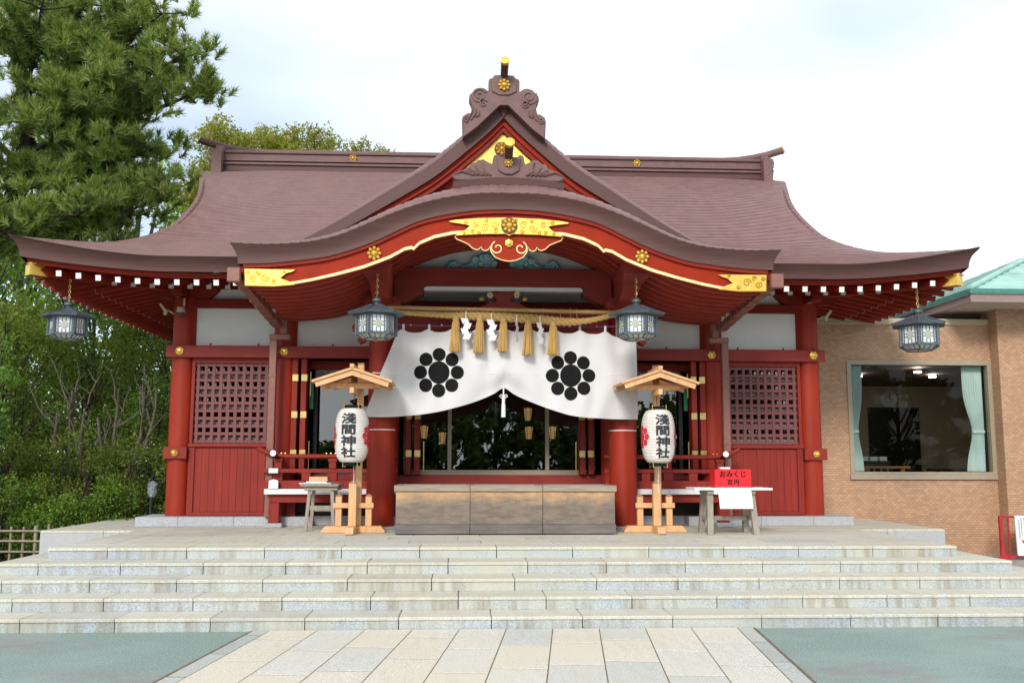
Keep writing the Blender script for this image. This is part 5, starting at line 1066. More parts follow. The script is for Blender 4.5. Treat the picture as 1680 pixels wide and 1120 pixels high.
# ================================================================== lantern stands and paper lanterns
def make_stand(x, label):
    y = 13.9; t = thing('lantern_stand', (x, y, .65), label, 'lantern stand', 'roofed stands for the paper lanterns'); W = 'stand_wood'
    B = lambda n, a, b_, c, d, e, f, mat=W, bv=.006, par=None: MB().box(x + a, x + b_, y + c, y + d, e, f, bv).build(n, mat, par or t)
    B('mast', .06 - .045, .06 + .045, .17, .26, .745, 3.08); B('mast_top', .06 - .047, .06 + .047, .168, .262, 3.081, 3.10, 'stand_wood_end', 0)
    MB().prism([(x - .46, .652), (x + .46, .652), (x + .46, .675), (x + .40, .745), (x - .40, .745), (x - .46, .675)], y + .12, y + .30, .006).build('cross_foot', W, t)
    m = MB(); m.add([(x - .055, y - .36, .652), (x + .055, y - .36, .652), (x + .055, y - .28, .75), (x - .055, y - .28, .75), (x - .055, y + .118, .652), (x + .055, y + .118, .652), (x + .055, y + .118, .75), (x - .055, y + .118, .75)], [(0, 1, 2, 3), (7, 6, 5, 4), (0, 4, 5, 1), (1, 5, 6, 2), (2, 6, 7, 3), (3, 7, 4, 0)]); m.build('front_foot', W, t)
    B('foot_end', -.054, .054, -.368, -.361, .654, .67, 'stand_wood_end', 0)
    B('front_post', -.055, .055, -.02, .08, .751, 1.36); m = MB(); m.add([(x - .06, y - .025, 1.361), (x + .06, y - .025, 1.361), (x + .06, y + .085, 1.361), (x - .06, y + .085, 1.361), (x, y + .03, 1.40)], [(0, 1, 4), (1, 2, 4), (2, 3, 4), (3, 0, 4), (3, 2, 1, 0)]); m.build('post_cap', 'stand_wood_end', t)
    for s in (-1, 1):
        B('side_post', s * .215 - .045, s * .215 + .045, .15, .24, .746, 1.17); m = MB(); cx = x + s * .215; m.add([(cx - .05, y + .145, 1.171), (cx + .05, y + .145, 1.171), (cx + .05, y + .245, 1.171), (cx - .05, y + .245, 1.171), (cx, y + .195, 1.205)], [(0, 1, 4), (1, 2, 4), (2, 3, 4), (3, 0, 4), (3, 2, 1, 0)]); m.build('post_cap', 'stand_wood_end', t)
    B('cross_rail', -.29, .29, .12, .149, 1.00, 1.075)
    # little gabled roof, projecting forward over the lantern
    for s in (-1, 1):
        m = MB(); V = []
        for yy in (y - .42, y + .40):
            for (xx, zz) in ((0, 2.985), (s * .56, 2.80), (s * .56, 2.768), (0, 2.952)): V.append((x + xx, yy, zz))
        m.add(V, [(0, 1, 2, 3), (7, 6, 5, 4), (0, 4, 5, 1), (1, 5, 6, 2), (2, 6, 7, 3), (3, 7, 4, 0)]); m.build('roof_board', W, t)
        for yy in (y - .39, y + .34):
            m = MB(); V = [(x + xx, q, zz) for q in (yy, yy + .035) for (xx, zz) in ((0, 2.949), (s * .52, 2.778), (s * .50, 2.705), (0, 2.87))]; m.add(V, [(0, 1, 2, 3), (7, 6, 5, 4), (0, 4, 5, 1), (1, 5, 6, 2), (2, 6, 7, 3), (3, 7, 4, 0)]); m.build('bargeboard', W, t)
        m = MB(); V = [(x + xx, q, zz) for q in (y - .1, y + .32) for (xx, zz) in ((s * .05, 2.86), (s * .36, 2.76), (s * .33, 2.71), (s * .05, 2.77))]; m.add(V, [(0, 1, 2, 3), (7, 6, 5, 4), (0, 4, 5, 1), (1, 5, 6, 2), (2, 6, 7, 3), (3, 7, 4, 0)]); m.build('rafter', W, t)
    B('ridge_batten', -.03, .03, -.44, .40, 2.975, 3.03); B('hanging_arm', -.03, .03, -.40, .17, 2.62, 2.70); B('tie_beam', -.28, .28, -.12, -.05, 2.705, 2.78)
    MB().tube([(x + .015, y - .10, 1.63), (x + .02, y - .06, 1.48), (x + .015, y - .03, 1.33), (x + .03, y - .027, 1.22)], .006, 5).build('tether', 'cloth_white', t)
    MB().tube([(x + .01, y - .06, 2.62), (x + .005, y - .10, 2.5)], .006, 5).build('hook', 'black_metal', t)
make_stand(-2.18, 'new pale wood lantern stand with small roof left of the offering boxes')
make_stand(2.20, 'new pale wood lantern stand with small roof right of the offering boxes')

def make_paper(x, rot, label):
    y = 13.78; zc = 2.035; t = thing('paper_lantern', (x, y, 1.6), label, 'paper lantern', 'paper lanterns with black lettering')
    H = .385; R = .245
    def rad(h):
        q = abs(h) / H; return (.125 + (R - .125) * (1 - q ** 3.2) ** .55) if q < 1 else .125
    pf = []
    NR = 36
    for i in range(NR * 2 + 1):
        h = -H + 2 * H * i / (NR * 2); pf.append((rad(h) - (.006 if i % 2 else 0), h))
    MB().lathe(pf, (x, y, zc), 48).build('paper_shade', 'lantern_paper', t, True)
    for s in (-1, 1):
        MB().lathe([(.10, s * H - .012 * s), (.128, s * H - .012 * s), (.128, s * (H + .045)), (.10, s * (H + .045))][::s], (x, y, zc), 28).build('end_ring', 'black_ink', t)
        for a in (-.9, .9, 2.2, -2.2): MB().tube([(x + .13 * math.sin(a + rot), y - .13 * math.cos(a + rot), zc + s * (H - .02)), (x + .13 * math.sin(a + rot), y - .13 * math.cos(a + rot), zc + s * (H + .065))], .008, 6).build('brass_pin', 'brass', t)
    def wrap(u, h, o=.003):
        r = rad(h) + o; a = u / R + rot; return (x + r * math.sin(a), y - r * math.cos(a), zc + h)
    for k, ch in enumerate('淺間神社'):
        V, F = text_mesh(ch, .165, .0); h0 = .235 - k * .158; m = MB()
        for q, (dx, dz) in enumerate(((0, 0), (.0075, .001), (-.0075, -.001), (.003, .0055), (-.003, -.0055), (.004, -.004), (-.004, .004))):
            m.add([wrap(v[0] * 1.38 + dx, h0 + v[1] * .92 + dz, .0036 + .0003 * q) for v in V], F)
        m.build('lettering', 'ink_wash', t)
    for s in (-1, 1):
        em = group_part('red_crest', t); uc = s * R * 1.46
        for k in range(9):
            r = .062 if k == 0 else .040; a = (k - 1) * PI / 4 + PI / 2; c = (uc, -.01) if k == 0 else (uc + .112 * math.cos(a), -.01 + .118 * math.sin(a)); n = 18
            V = [wrap(*c)] + [wrap(c[0] + r * math.cos(2 * PI * q / n), c[1] + r * 1.12 * math.sin(2 * PI * q / n), .004) for q in range(n)]
            MB().add(V, [(0, 1 + q, 1 + (q + 1) % n) for q in range(n)]).build('crest_petal', 'crest_red', em)
def m_lpaper():
    m, nt, P, l = nodes_of('lantern_paper'); v = mapped(nt, (3, 3, 3)); c = ramp(nt, noise(nt, v, 2.5, 4), [(.3, (.66, .60, .54)), (.7, (.80, .77, .73))])
    l(c, P.inputs['Base Color']); P.inputs['Roughness'].default_value = .32; P.inputs['Coat Weight'].default_value = .4; P.inputs['Coat Roughness'].default_value = .2; MATS['lantern_paper'] = m
m_lpaper()
make_paper(-2.195, -.10, 'white paper lantern with black brush lettering on the left stand')
make_paper(2.21, .10, 'white paper lantern with black brush lettering on the right stand')

# ================================================================== small tables and what stands on them
def leg_obj(t, x0, y0, x1, y1, z0, z1, w, mat='grey_wood'):
    m = MB(); V = [(x0 - w, y0 - w, z0), (x0 + w, y0 - w, z0), (x0 + w, y0 + w, z0), (x0 - w, y0 + w, z0), (x1 - w, y1 - w, z1), (x1 + w, y1 - w, z1), (x1 + w, y1 + w, z1), (x1 - w, y1 + w, z1)]
    m.add(V, [(3, 2, 1, 0), (4, 5, 6, 7), (0, 1, 5, 4), (1, 2, 6, 5), (2, 3, 7, 6), (3, 0, 4, 7)]); m.build('leg', mat, t)
t = thing('side_table', (-2.72, 14.6, .65), 'narrow grey wooden table by the left lantern stand', 'table', 'weathered grey tables')
MB().box(-3.0, -2.44, 14.35, 14.95, 1.30, 1.335, .005).build('tabletop', 'grey_wood', t); MB().box(-2.95, -2.46, 14.40, 14.90, 1.24, 1.298, .004).build('apron', 'grey_wood', t)
for (sx, sy) in ((-1, -1), (1, -1), (-1, 1), (1, 1)): leg_obj(t, -2.71 + sx * .205, 14.65 + sy * .25, -2.71 + sx * .165, 14.65 + sy * .2, .652, 1.239, .024)
MB().box(-2.86, -2.55, 14.40, 14.43, .955, 1.02).build('stretcher', 'grey_wood', t); MB().box(-2.86, -2.55, 14.86, 14.89, .915, .98).build('stretcher', 'grey_wood', t)
tag(MB().box(-3.02, -2.55, 14.34, 14.75, 1.337, 1.352, .003).build('blue_board', 'lantern_glass'), 'pale blue sheet of board lying on the narrow grey table', 'board')
tag(MB().box(-2.93, -2.63, 14.45, 14.72, 1.354, 1.372, .003).build('paper_stack', 'paper_white'), 'stack of white paper slips under the wooden tray', 'paper')
bx_ = thing('wooden_tray', (-2.75, 14.6, 1.37), 'shallow orange wooden tray on the narrow grey table', 'tray')
MB().box(-2.89, -2.62, 14.46, 14.485, 1.374, 1.44, .004).build('front_panel', 'stand_wood', bx_); MB().box(-2.89, -2.62, 14.68, 14.705, 1.374, 1.44, .004).build('rear_panel', 'stand_wood', bx_)
MB().box(-2.89, -2.865, 14.486, 14.679, 1.374, 1.44).build('side_panel', 'stand_wood', bx_); MB().box(-2.645, -2.62, 14.486, 14.679, 1.374, 1.44).build('side_panel', 'stand_wood_end', bx_); MB().box(-2.864, -2.646, 14.486, 14.679, 1.374, 1.385).build('bottom', 'stand_wood', bx_)

t = thing('trestle_table', (3.2, 13.8, .65), 'wide grey trestle table with a white top at the right', 'table', 'weathered grey tables')
MB().box(2.66, 3.78, 13.50, 14.06, 1.272, 1.305, .004).build('tabletop', 'white_paint', t)
for sx in (-1, 1):
    for sy in (-1, 1): leg_obj(t, 3.20 + sx * .33, 13.78 + sy * (.27 if sy < 0 else .24), 3.20 + sx * .30, 13.78 + sy * .17, .652, 1.21, .04)
    MB().box(3.2 + sx * .30 - .045, 3.2 + sx * .30 + .045, 13.54, 14.02, 1.212, 1.27, .006).build('top_bearer', 'grey_wood', t)
    MB().box(3.2 + sx * .315 - .02, 3.2 + sx * .315 + .02, 13.60, 13.97, .84, .90).build('end_stretcher', 'grey_wood', t)
MB().box(2.93, 3.47, 13.755, 13.80, .84, .90, .004).build('stretcher', 'grey_wood', t)
fb = thing('fortune_box', (3.22, 13.7, 1.31), 'bright red fortune slip box with black lettering on the white table', 'box')
MB().box(2.975, 3.50, 13.58, 13.86, 1.307, 1.565, .004).build('box_body', 'sign_red', fb)
for body, x, z, sz, off in (('おみくじ', 3.235, 1.497, .098, .0022), ('百', 3.19, 1.383, .082, .002), ('円', 3.285, 1.38, .082, .002)):
    V, F = text_mesh(body, sz, off); MB().add([(x + v[0], 13.577, z + v[1]) for v in V], F).build('lettering', 'black_ink', fb)
tag(MB().box(3.08, 3.22, 13.66, 13.76, 1.567, 1.595, .003).build('white_card', 'paper_white'), 'small white card lying on top of the red box', 'card')
ns = MB(); ns.slab(lambda i, j: (2.985 + .475 * i / 10 + .0035 * j, 13.493 - .006 - .012 * math.sin(j / 8 * 2.4) - .004 * math.sin(i * .9), 1.31 - .295 * j / 8), 10, 8, (0, .003, 0))
ns.box(2.986, 3.459, 13.494, 13.575, 1.3065, 1.309)
tag(ns.build('notice_sheet', 'paper_white', None), 'blank white sheet hanging over the front of the table', 'paper')

# ================================================================== small fittings
sc_ = thing('security_camera', (-5.2, 15.5, 4.05), 'beige dome camera under the left eave on the corner column', 'camera')
MB().lathe([(.001, .10), (.06, .10), (.066, .05), (.066, .02), (.001, .02)], (-5.19, 15.52, 4.03), 18).build('housing', 'plastic_beige', sc_, True)
MB().lathe([(.056, .02), (.05, -.02), (.03, -.045), (.001, -.055)], (-5.19, 15.52, 4.03), 18).build('dome', 'dark_dome', sc_, True)
MB().box(-5.27, -5.11, 15.45, 15.62, 4.131, 4.29, .008).build('junction_box', 'soffit_red', sc_); MB().box(-5.13, -5.105, 15.43, 15.449, 4.14, 4.27).build('cable_cover', 'plastic_beige', sc_); MB().box(-5.27, -5.21, 15.50, 15.56, 4.291, 4.50).build('cable_duct', 'plastic_beige', sc_)
for s, lb in ((-1, 'small beige spotlight on the outer side of the left corner column'), (1, 'small beige spotlight on the outer side of the right corner column')):
    sp = thing('spotlight', (s * 5.5, 15.5, 4.1), lb, 'light', 'spotlights under the eaves')
    MB().tube([(s * 5.42, 15.6, 4.10), (s * 5.36, 15.7, 4.06)], .018, 8).build('mount', 'plastic_beige', sp); MB().tube([(s * 5.44, 15.55, 4.08), (s * 5.52, 15.50, 4.19)], [.03, .02], 10).build('lamp_head', 'plastic_beige', sp, True); MB().tube([(s * 5.46, 15.57, 4.02), (s * 5.43, 15.56, 4.10)], [.035, .03], 10).build('lamp_base', 'plastic_beige', sp, True)
MB_ = MB().box(5.14, 5.20, 15.5, 15.56, 4.31, 4.50); tag(MB_.build('cable_duct', 'plastic_beige'), 'beige cable duct at the top of the right corner column', 'duct')
gl = thing('garden_lamp', (-5.92, 16.8, .65), 'garden spotlight on a thin post wrapped in clear plastic', 'lamp')
MB().tube([(-5.93, 16.8, .655), (-5.93, 16.8, 1.08)], .018, 8).build('post', 'black_metal', gl); m = MB(); m.lathe([(.001, .0), (.05, .02), (.07, .1), (.06, .18), (.075, .22), (.03, .27), (.001, .28)], (-5.91, 16.8, 1.05), 9)
m.v = [(v[0] + random.uniform(-.014, .014), v[1] + random.uniform(-.014, .014), v[2] + random.uniform(-.01, .01)) for v in m.v]; surf('cloudy_plastic', (.20, .24, .25), .25, .5, (9, 9, 9), 4); m.build('wrapped_head', 'cloudy_plastic', gl)
# lamps glowing inside the hall
for k, (x, y, z, lb) in enumerate(((-1.36, 18.4, 2.22, 'glowing lamp deep inside, nearest the left door edge'), (-1.05, 20.0, 2.15, 'glowing lamp deep inside, half hidden by the left door mullion'), (.60, 18.0, 2.55, 'glowing lamp high inside, close under the curtain edge'), (.66, 18.6, 2.22, 'glowing lamp inside just left of the right door mullion'), (1.10, 18.4, 2.22, 'glowing lamp inside just right of the right door mullion'))):
    il = thing('interior_lantern', (x, y, z), lb, 'lamp', 'lit lamps inside the hall')
    MB().lathe([(.05, -.11), (.075, .12), (.001, .131)], (x, y, z), 6).build('lamp_shade', 'warm_lamp', il)
    for q in range(6): a = q * PI / 3; MB().tube([(x + .064 * math.cos(a), y + .064 * math.sin(a), z - .125), (x + .09 * math.cos(a), y + .09 * math.sin(a), z + .14)], .006, 4).build('rib', 'black_metal', il)
    MB().tube([(x, y, z + .132), (x, y, 4.3)], .006, 5).build('cord', 'black_metal', il)
# bamboo fence at the far left
bf = thing('bamboo_fence', (-8.0, 16.2, 0), 'low grey bamboo lattice fence at the left beside the terrace', 'fence')
for k in range(15):
    x = -6.95 - .20 * k; MB().tube([(x, 16.2, .0), (x + random.uniform(-.01, .01), 16.2, .60 + random.uniform(-.02, .05))], .022 if k % 3 else .03, 7).build('bamboo_upright', 'bamboo_grey', bf)
for z in (.20, .37, .53): MB().tube([(-6.86, 16.165, z), (-8.3, 16.16, z + .012), (-9.9, 16.165, z)], .018, 7).build('bamboo_rail', 'bamboo_grey', bf)

# ================================================================== trees and bushes
def orient(n_, d):
    """n random unit vectors around direction"""
    v = rng.normal(size=(n_, 3)); v /= np.linalg.norm(v, axis=1)[:, None]; return v
def branch_mesh(segs, mat, name, parent, n=7):
    m = MB()
    for pts, rad in segs: m.tube(pts, rad, n if max(rad) > .05 else 5)
    return m.build(name, mat, parent, True)
def curve(a, b, sag=.0, wob=.1, k=6):
    a = np.array(a, float); b = np.array(b, float); L_ = np.linalg.norm(b - a); P_ = []
    ph = rng.uniform(0, 6, 3)
    for i in range(k + 1):
        t = i / k; p = a + (b - a) * t; p = p + np.sin(t * PI * 1.7 + ph) * wob * L_ * .35 * t * (1.2 - t); p[2] -= sag * math.sin(t * PI); P_.append(p)
    return P_
def leaf_quads(C, size, normal_bias=None, elong=1.6):
    n = len(C); a = orient(n, 0); b = orient(n, 0); b -= (b * a).sum(1)[:, None] * a; b /= np.linalg.norm(b, axis=1)[:, None] + 1e-9
    s = size * rng.uniform(.6, 1.35, n)[:, None]; nrm = np.cross(a, b)
    V = np.stack([C - a * s * elong * .5, C + b * s * .42 + nrm * s * .1, C + a * s * elong * .5, C - b * s * .42 + nrm * s * .1], 1).reshape(-1, 3)
    F = np.arange(4 * n).reshape(-1, 4); return V, F
def clump_points(centres, radii, per, flat=.8, hollow=.25):
    out_ = []
    for c, r in zip(centres, radii):
        n = max(6, int(per * r * r * 6)); d = orient(n, 0); q = rng.uniform(hollow, 1, n) ** .6 * r; p = d * q[:, None]; p[:, 2] *= flat; out_.append(np.array(c) + p * (1 + .25 * np.sin(d[:, :1] * 7 + c[0])))
    return np.concatenate(out_)
def broadleaf(name, label, base, h, rad, lean=(0, 0), leaf='leaf_fresh', size=.09, nclump=60, per=70, trunk='grey_trunk', r0=.16, crown_low=.35, group='broadleaf trees behind the hall', cat='tree', clump=(.35, .75), squash=1.0, gap=0.0):
    t = thing(name, base, label, cat, group); bx_, by_, bz_ = base
    top = (bx_ + lean[0], by_ + lean[1], bz_ + h * .86); tr = curve(base, top, 0, .05, 8); segs = [(tr, list(np.linspace(r0, r0 * .25, 9)))]; C = []; Rr = []
    for k in range(nclump):
        f = crown_low + (1 - crown_low) * (k + rng.uniform()) / nclump
        w = math.sin(min(1, (f - crown_low) / (1 - crown_low) * .70 + .22) * PI) ** .55 * rad; a = rng.uniform(0, 2 * PI); q = rng.uniform(.35, 1) ** .6 * w
        c = np.array([bx_ + lean[0] * f + q * math.cos(a), by_ + lean[1] * f + q * math.sin(a) * squash, bz_ + h * f]); C.append(c); Rr.append(rng.uniform(*clump) * (.6 + .4 * rad / 2.5))
        if k % 2 == 0:
            s = tr[max(1, int(len(tr) * max(.15, f - .22)) - 1)]; segs.append((curve(s, c, -.05, .12, 4), list(np.linspace(r0 * .32, .012, 5))))
    branch_mesh(segs, trunk, 'trunk', t)
    P_ = clump_points(C, Rr, per); V, F = leaf_quads(P_, size); link('crown', mesh_tris('crown', V, F), leaf, t)
    return t
def pine(name, label, base, limbs, tr_pts, r0, ntuft=48, needle=.19, dens=1.0, group='pine trees'):
    t = thing(name, base, label, 'tree', group); segs = [(tr_pts, list(np.linspace(r0, r0 * .35, len(tr_pts))))]; pads = []
    for (a, b, pr) in limbs:
        c = curve(a, b, .12, .16, 8); L_ = np.linalg.norm(np.array(b) - np.array(a)); segs.append((c, list(np.linspace(max(.04, r0 * .40 * min(1, L_ / 4)), .014, 9))))
        for q in range(3, 9):
            for _ in range(3):
                d = rng.normal(size=3) * np.array([1, 1, .45]) * pr * (.55 + .35 * q / 8); d[2] += .18 * pr; e = c[q] + d; pads.append(e)
                segs.append((curve(c[q], e, 0, .2, 3), [.022, .016, .011, .007]))
    branch_mesh(segs, 'black_trunk', 'trunk', t, 8)
    # tufts of needles around the twig ends
    T = []; Dn = []
    for p in pads:
        n = int(10 * dens); d = orient(n, 0) * np.array([1, 1, .5]); T.append(p + d * rng.uniform(.08, .42, n)[:, None]); u = d * .55 + np.array([0, 0, .7]) + rng.normal(size=(n, 3)) * .25; Dn.append(u / np.linalg.norm(u, axis=1)[:, None])
    T = np.concatenate(T); Dn = np.concatenate(Dn); n = len(T)
    k = ntuft; Tn = np.repeat(T, k, 0); An = np.repeat(Dn, k, 0); r = orient(n * k, 0); side = r - (r * An).sum(1)[:, None] * An; side /= np.linalg.norm(side, axis=1)[:, None] + 1e-9
    ang = rng.uniform(.15, 1.15, n * k)[:, None]; d = An * np.cos(ang) + side * np.sin(ang); Ln = needle * rng.uniform(.7, 1.15, n * k)[:, None]; st = Tn + An * rng.uniform(-.06, .10, n * k)[:, None]
    w = np.cross(d, orient(n * k, 0)); w /= np.linalg.norm(w, axis=1)[:, None] + 1e-9; w *= .011
    V = np.stack([st - w, st + w, st + d * Ln], 1).reshape(-1, 3); F = np.arange(3 * n * k).reshape(-1, 3); link('crown', mesh_tris('crown', V, F), 'pine_needles', t)
    # pale spring candles on the outer tips
    cd = MB()
    for i in rng.choice(n, min(n, 90), False): cd.tube([T[i], T[i] + Dn[i] * .12 + np.array([0, 0, .10])], [.010, .006], 4)
    cd.build('candle_shoots', 'stand_wood_end', t)['kind'] = 'stuff'
    return t
# big pine leaning in from the left
bx0 = np.array([-8.75, 18.6, 0]); fork = np.array([-8.85, 18.2, 7.3])
trk = [np.array(p) for p in ((-10.6, 18.9, 0), (-10.5, 18.8, 2), (-10.2, 18.7, 4.2), (-9.7, 18.5, 5.8), (-9.15, 18.3, 7.0), (-9.0, 18.1, 8.2), (-9.3, 18.0, 9.7), (-9.0, 18.0, 11.2))]
LB = [((-9.15, 18.3, 6.9), (-6.4, 17.4, 7.4), .36), ((-9.3, 18.3, 6.5), (-6.3, 17.2, 6.6), .42), ((-9.0, 18.1, 7.9), (-5.5, 17.6, 8.75), .34), ((-9.0, 18.0, 8.2), (-5.9, 17.3, 9.2), .38), ((-9.0, 18.0, 8.7), (-6.4, 17.5, 10.1), .45), ((-9.1, 18.0, 9.3), (-7.3, 17.2, 10.6), .5),
      ((-9.1, 18.2, 7.3), (-10.6, 17.2, 9.0), .5), ((-9.2, 18.0, 9.4), (-10.2, 17.3, 10.4), .5), ((-9.3, 18.3, 6.6), (-10.2, 17.0, 7.4), .45), ((-9.1, 18.2, 7.4), (-7.2, 16.9, 8.6), .5), ((-9.1, 18.1, 8.6), (-8.3, 16.8, 9.8), .5), ((-9.5, 18.4, 6.1), (-7.4, 16.9, 6.0), .42), ((-9.8, 18.5, 5.6), (-8.8, 16.8, 5.7), .45), ((-9.5, 18.4, 6.1), (-7.0, 18.8, 6.7), .45), ((-9.1, 18.2, 7.2), (-7.1, 18.8, 7.9), .40), ((-9.0, 18.0, 8.2), (-6.4, 18.8, 9.1), .42), ((-9.1, 18, 9.4), (-7.0, 18.8, 10.7), .5), ((-9.15, 18.2, 7.3), (-8.6, 19.8, 9.2), .5),
      ((-9.2, 18.3, 6.8), (-7.9, 17.4, 7.3), .42), ((-9.0, 18.1, 8.0), (-7.6, 17.3, 9.3), .45), ((-9.0, 18.1, 8.4), (-6.9, 18.2, 9.7), .42), ((-9.4, 18.3, 6.3), (-6.6, 18.0, 7.0), .38), ((-9.6, 18.4, 5.9), (-6.9, 17.3, 5.9), .36), ((-9.2, 18.0, 9.0), (-8.5, 17.6, 10.9), .5), ((-9.2, 18.3, 7.0), (-6.9, 18.0, 8.2), .38)]
pine('pine_tree', 'tall dark pine leaning in over the left end of the roof', (-9.3, 18.8, 0), LB, trk, .30)

# trees standing behind and beside the hall
broadleaf('broadleaf_tree', 'golden green tree rising behind the left half of the ridge', (-9.9, 39, 0), 15.5, 2.6, leaf='leaf_golden', size=.08, nclump=130, per=150, r0=.25, crown_low=.62)
broadleaf('broadleaf_tree', 'golden tree behind the ridge, between its taller neighbour and the low one', (-7.4, 40, 0), 15.6, 2.6, leaf='leaf_golden', size=.08, nclump=130, per=150, r0=.25, crown_low=.62)
broadleaf('broadleaf_tree', 'lower golden tree, rightmost of those behind the ridge', (-4.9, 41, 0), 15.2, 1.9, leaf='leaf_golden', size=.08, nclump=100, per=150, r0=.22, crown_low=.62)
broadleaf('broadleaf_tree', 'bright green tree just left of the roof slope', (-12.0, 33, 0), 12.0, 2.7, leaf='leaf_fresh', size=.12, nclump=75, per=42, r0=.24, crown_low=.3)
broadleaf('broadleaf_tree', 'thin crowned yellow green tree showing sky behind the pine', (-15.0, 32, 0), 12.6, 3.0, leaf='leaf_fresh', size=.11, nclump=60, per=26, r0=.22, crown_low=.3)
broadleaf('broadleaf_tree', 'fresh green tree at the left edge behind the pine', (-17.2, 29, 0), 11.4, 3.0, leaf='leaf_fresh', size=.11, nclump=75, per=36, r0=.24, crown_low=.25)
broadleaf('broadleaf_tree', 'dark leafy tree filling the gap under the left eave', (-9.6, 23.5, 0), 6.4, 2.2, leaf='leaf_dark', size=.065, nclump=85, per=110, r0=.13, crown_low=.08)
broadleaf('broadleaf_tree', 'olive brown tree behind the left corner column', (-7.4, 22.6, 0), 5.3, 1.8, leaf='leaf_olive', size=.055, nclump=85, per=150, r0=.10, crown_low=.06)
broadleaf('broadleaf_tree', 'olive tree under the far left hanging lantern', (-10.6, 21.0, 0), 5.0, 1.9, leaf='leaf_olive', size=.055, nclump=85, per=140, r0=.10, crown_low=.08)
broadleaf('broadleaf_tree', 'dark tree at the left edge below the roof corner', (-13.0, 24, 0), 7.2, 2.6, leaf='leaf_dark', size=.10, nclump=80, per=50, r0=.2, crown_low=.2)
broadleaf('maple_tree', 'light green maple at the far left edge', (-9.6, 17.0, 0), 4.4, 1.05, lean=(.15, -.2), leaf='leaf_maple', size=.05, nclump=46, per=150, r0=.07, crown_low=.42, group='maples by the terrace', clump=(.28, .5))
broadleaf('broadleaf_tree', 'deep green tree furthest back on the left', (-20, 36, 0), 12.5, 4.2, leaf='leaf_dark', size=.14, nclump=90, per=36, r0=.26, crown_low=.15)
broadleaf('broadleaf_tree', 'deep green tree behind the hall on its left side', (-12.5, 40, 0), 9.5, 4.0, leaf='leaf_dark', size=.14, nclump=90, per=36, r0=.26, crown_low=.12)
# leafless pruned tree
t = thing('bare_tree', (-8.1, 19.6, 0), 'leafless grey pruned tree among the bushes', 'tree'); segs = []
for k in range(8):
    b = np.array([-8.45 + .17 * k, 19.3 + .15 * (k % 3), .2]); e = b + np.array([(k - 3.5) * .10 + rng.uniform(-.25, .25), rng.uniform(-.2, .2), rng.uniform(2.3, 3.0)]); c = curve(b, e, 0, .25, 7); segs.append((c, list(np.linspace(.055, .022, 8))))
    for _ in range(4):
        q = c[rng.integers(3, 8)]; e2 = q + np.array([rng.uniform(-.55, .55), rng.uniform(-.2, .2), rng.uniform(.3, .8)]); c2 = curve(q, e2, 0, .3, 4); segs.append((c2, [.022, .019, .016, .012, .007]))
        for _ in range(2): q2 = c2[rng.integers(2, 5)]; segs.append((curve(q2, q2 + np.array([rng.uniform(-.3, .3), rng.uniform(-.1, .1), rng.uniform(.15, .4)]), 0, .3, 3), [.010, .009, .007, .004]))
branch_mesh(segs, 'bare_bark', 'trunk', t)
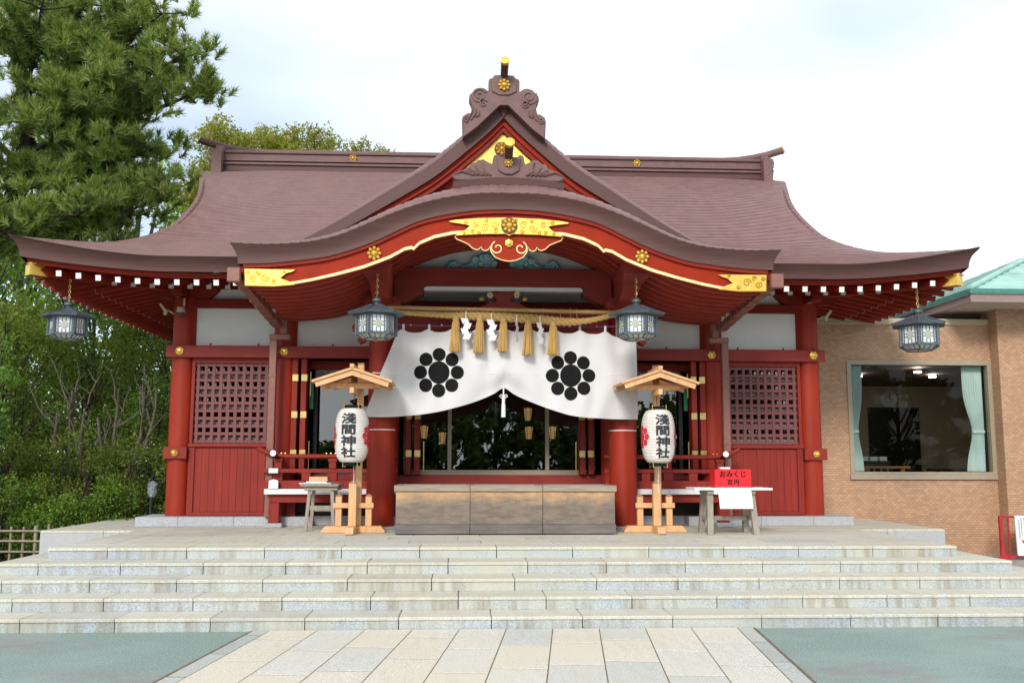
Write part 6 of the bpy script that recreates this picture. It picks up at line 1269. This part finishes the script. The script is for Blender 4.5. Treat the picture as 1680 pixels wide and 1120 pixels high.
# bushes
def bush(label, x, y, h, r, leaf, size=.034, n=46, per=330, sq=.9):
    t = thing('bush', (x, y, 0), label, 'bush', 'bushes left of the hall'); C = []; Rr = []; segs = []
    for k in range(n):
        a = rng.uniform(0, 2 * PI); q = rng.uniform(.2, 1) ** .5; f = rng.uniform(.12, 1); c = np.array([x + r * q * math.cos(a) * (1 - .45 * f), y + r * q * math.sin(a) * sq * (1 - .45 * f), h * f]); C.append(c); Rr.append(rng.uniform(.20, .34)); segs.append((curve((x, y, 0), c, 0, .15, 3), [.03, .02, .014, .008]))
    branch_mesh(segs, 'black_trunk', 'stem', t); V, F = leaf_quads(clump_points(C, Rr, per), size); link('crown', mesh_tris('crown', V, F), leaf, t)
for a in (('olive brown bush beside the garden lamp', -6.75, 18.6, 2.0, 1.05, 'leaf_olive'), ('tall olive bush under the bare tree', -7.9, 18.3, 2.15, 1.1, 'leaf_olive'), ('dark olive bush at the left edge below the maple', -9.3, 18.2, 2.0, 1.1, 'leaf_olive'),
          ('bright green low bush against the terrace corner', -7.55, 17.0, 1.0, .75, 'leaf_hedge'), ('bright green low bush behind the bamboo fence', -8.6, 17.1, 1.3, .85, 'leaf_hedge'), ('bright green low bush at the left edge', -9.7, 17.0, .95, .8, 'leaf_hedge'), ('dark bush right behind the garden lamp', -6.2, 20.2, 2.5, 1.1, 'leaf_dark'), ('dark bush deep in the shade behind the bare tree', -8.6, 21.0, 2.7, 1.4, 'leaf_dark'), ('dark bush far left in the shade', -11.0, 19.6, 2.4, 1.4, 'leaf_dark'), ('tall dark green bush left of the bare tree', -9.6, 19.9, 3.2, 1.3, 'leaf_dark'), ('tall green bush right of the bare tree, close to the corner column', -6.9, 20.0, 3.3, 1.0, 'leaf_dark'), ('tall fresh green bush behind the left lantern', -9.2, 22.0, 4.0, 1.5, 'leaf_fresh'), ('olive bush nearest the camera side of the bare tree', -8.5, 18.9, 1.9, .9, 'leaf_olive'), ('green low bush between terrace and corner column', -6.75, 17.6, 1.2, .6, 'leaf_hedge')): bush(*a)
# trees behind the viewer, mirrored in the glass doors
for k, (x, y, h, r, lb) in enumerate(((-14.5, -24, 4.6, 3.0, 'dark tree mirrored at the left end of the left glass door'), (-9.0, -26, 2.6, 2.4, 'low round tree mirrored at the foot of the left glass door'), (-4.6, -25, 3.7, 2.4, 'rounded tree mirrored left of the first door mullion'), (-1.6, -24, 4.6, 2.2, 'dark tree mirrored left of the door middle'), (1.3, -26, 6.6, 2.0, 'tallest dark tree mirrored in the middle glass door'), (4.2, -25, 4.7, 2.4, 'fresh tree mirrored right of the door middle'), (7.6, -24, 4.0, 2.6, 'dark tree mirrored beside the right mullion'), (11.5, -25, 5.2, 3.0, 'dark tree mirrored in the right glass door'), (18, -27, 7, 4.0, 'dark tree mirrored in the annex window'), (27, -25, 7.5, 4.5, 'broad dark tree mirrored at the right of the annex window'))):
    broadleaf('broadleaf_tree', lb, (x, y, 0), h, r, leaf='leaf_far', size=.25, nclump=70, per=34, r0=.2, crown_low=.05, group='trees facing the hall')
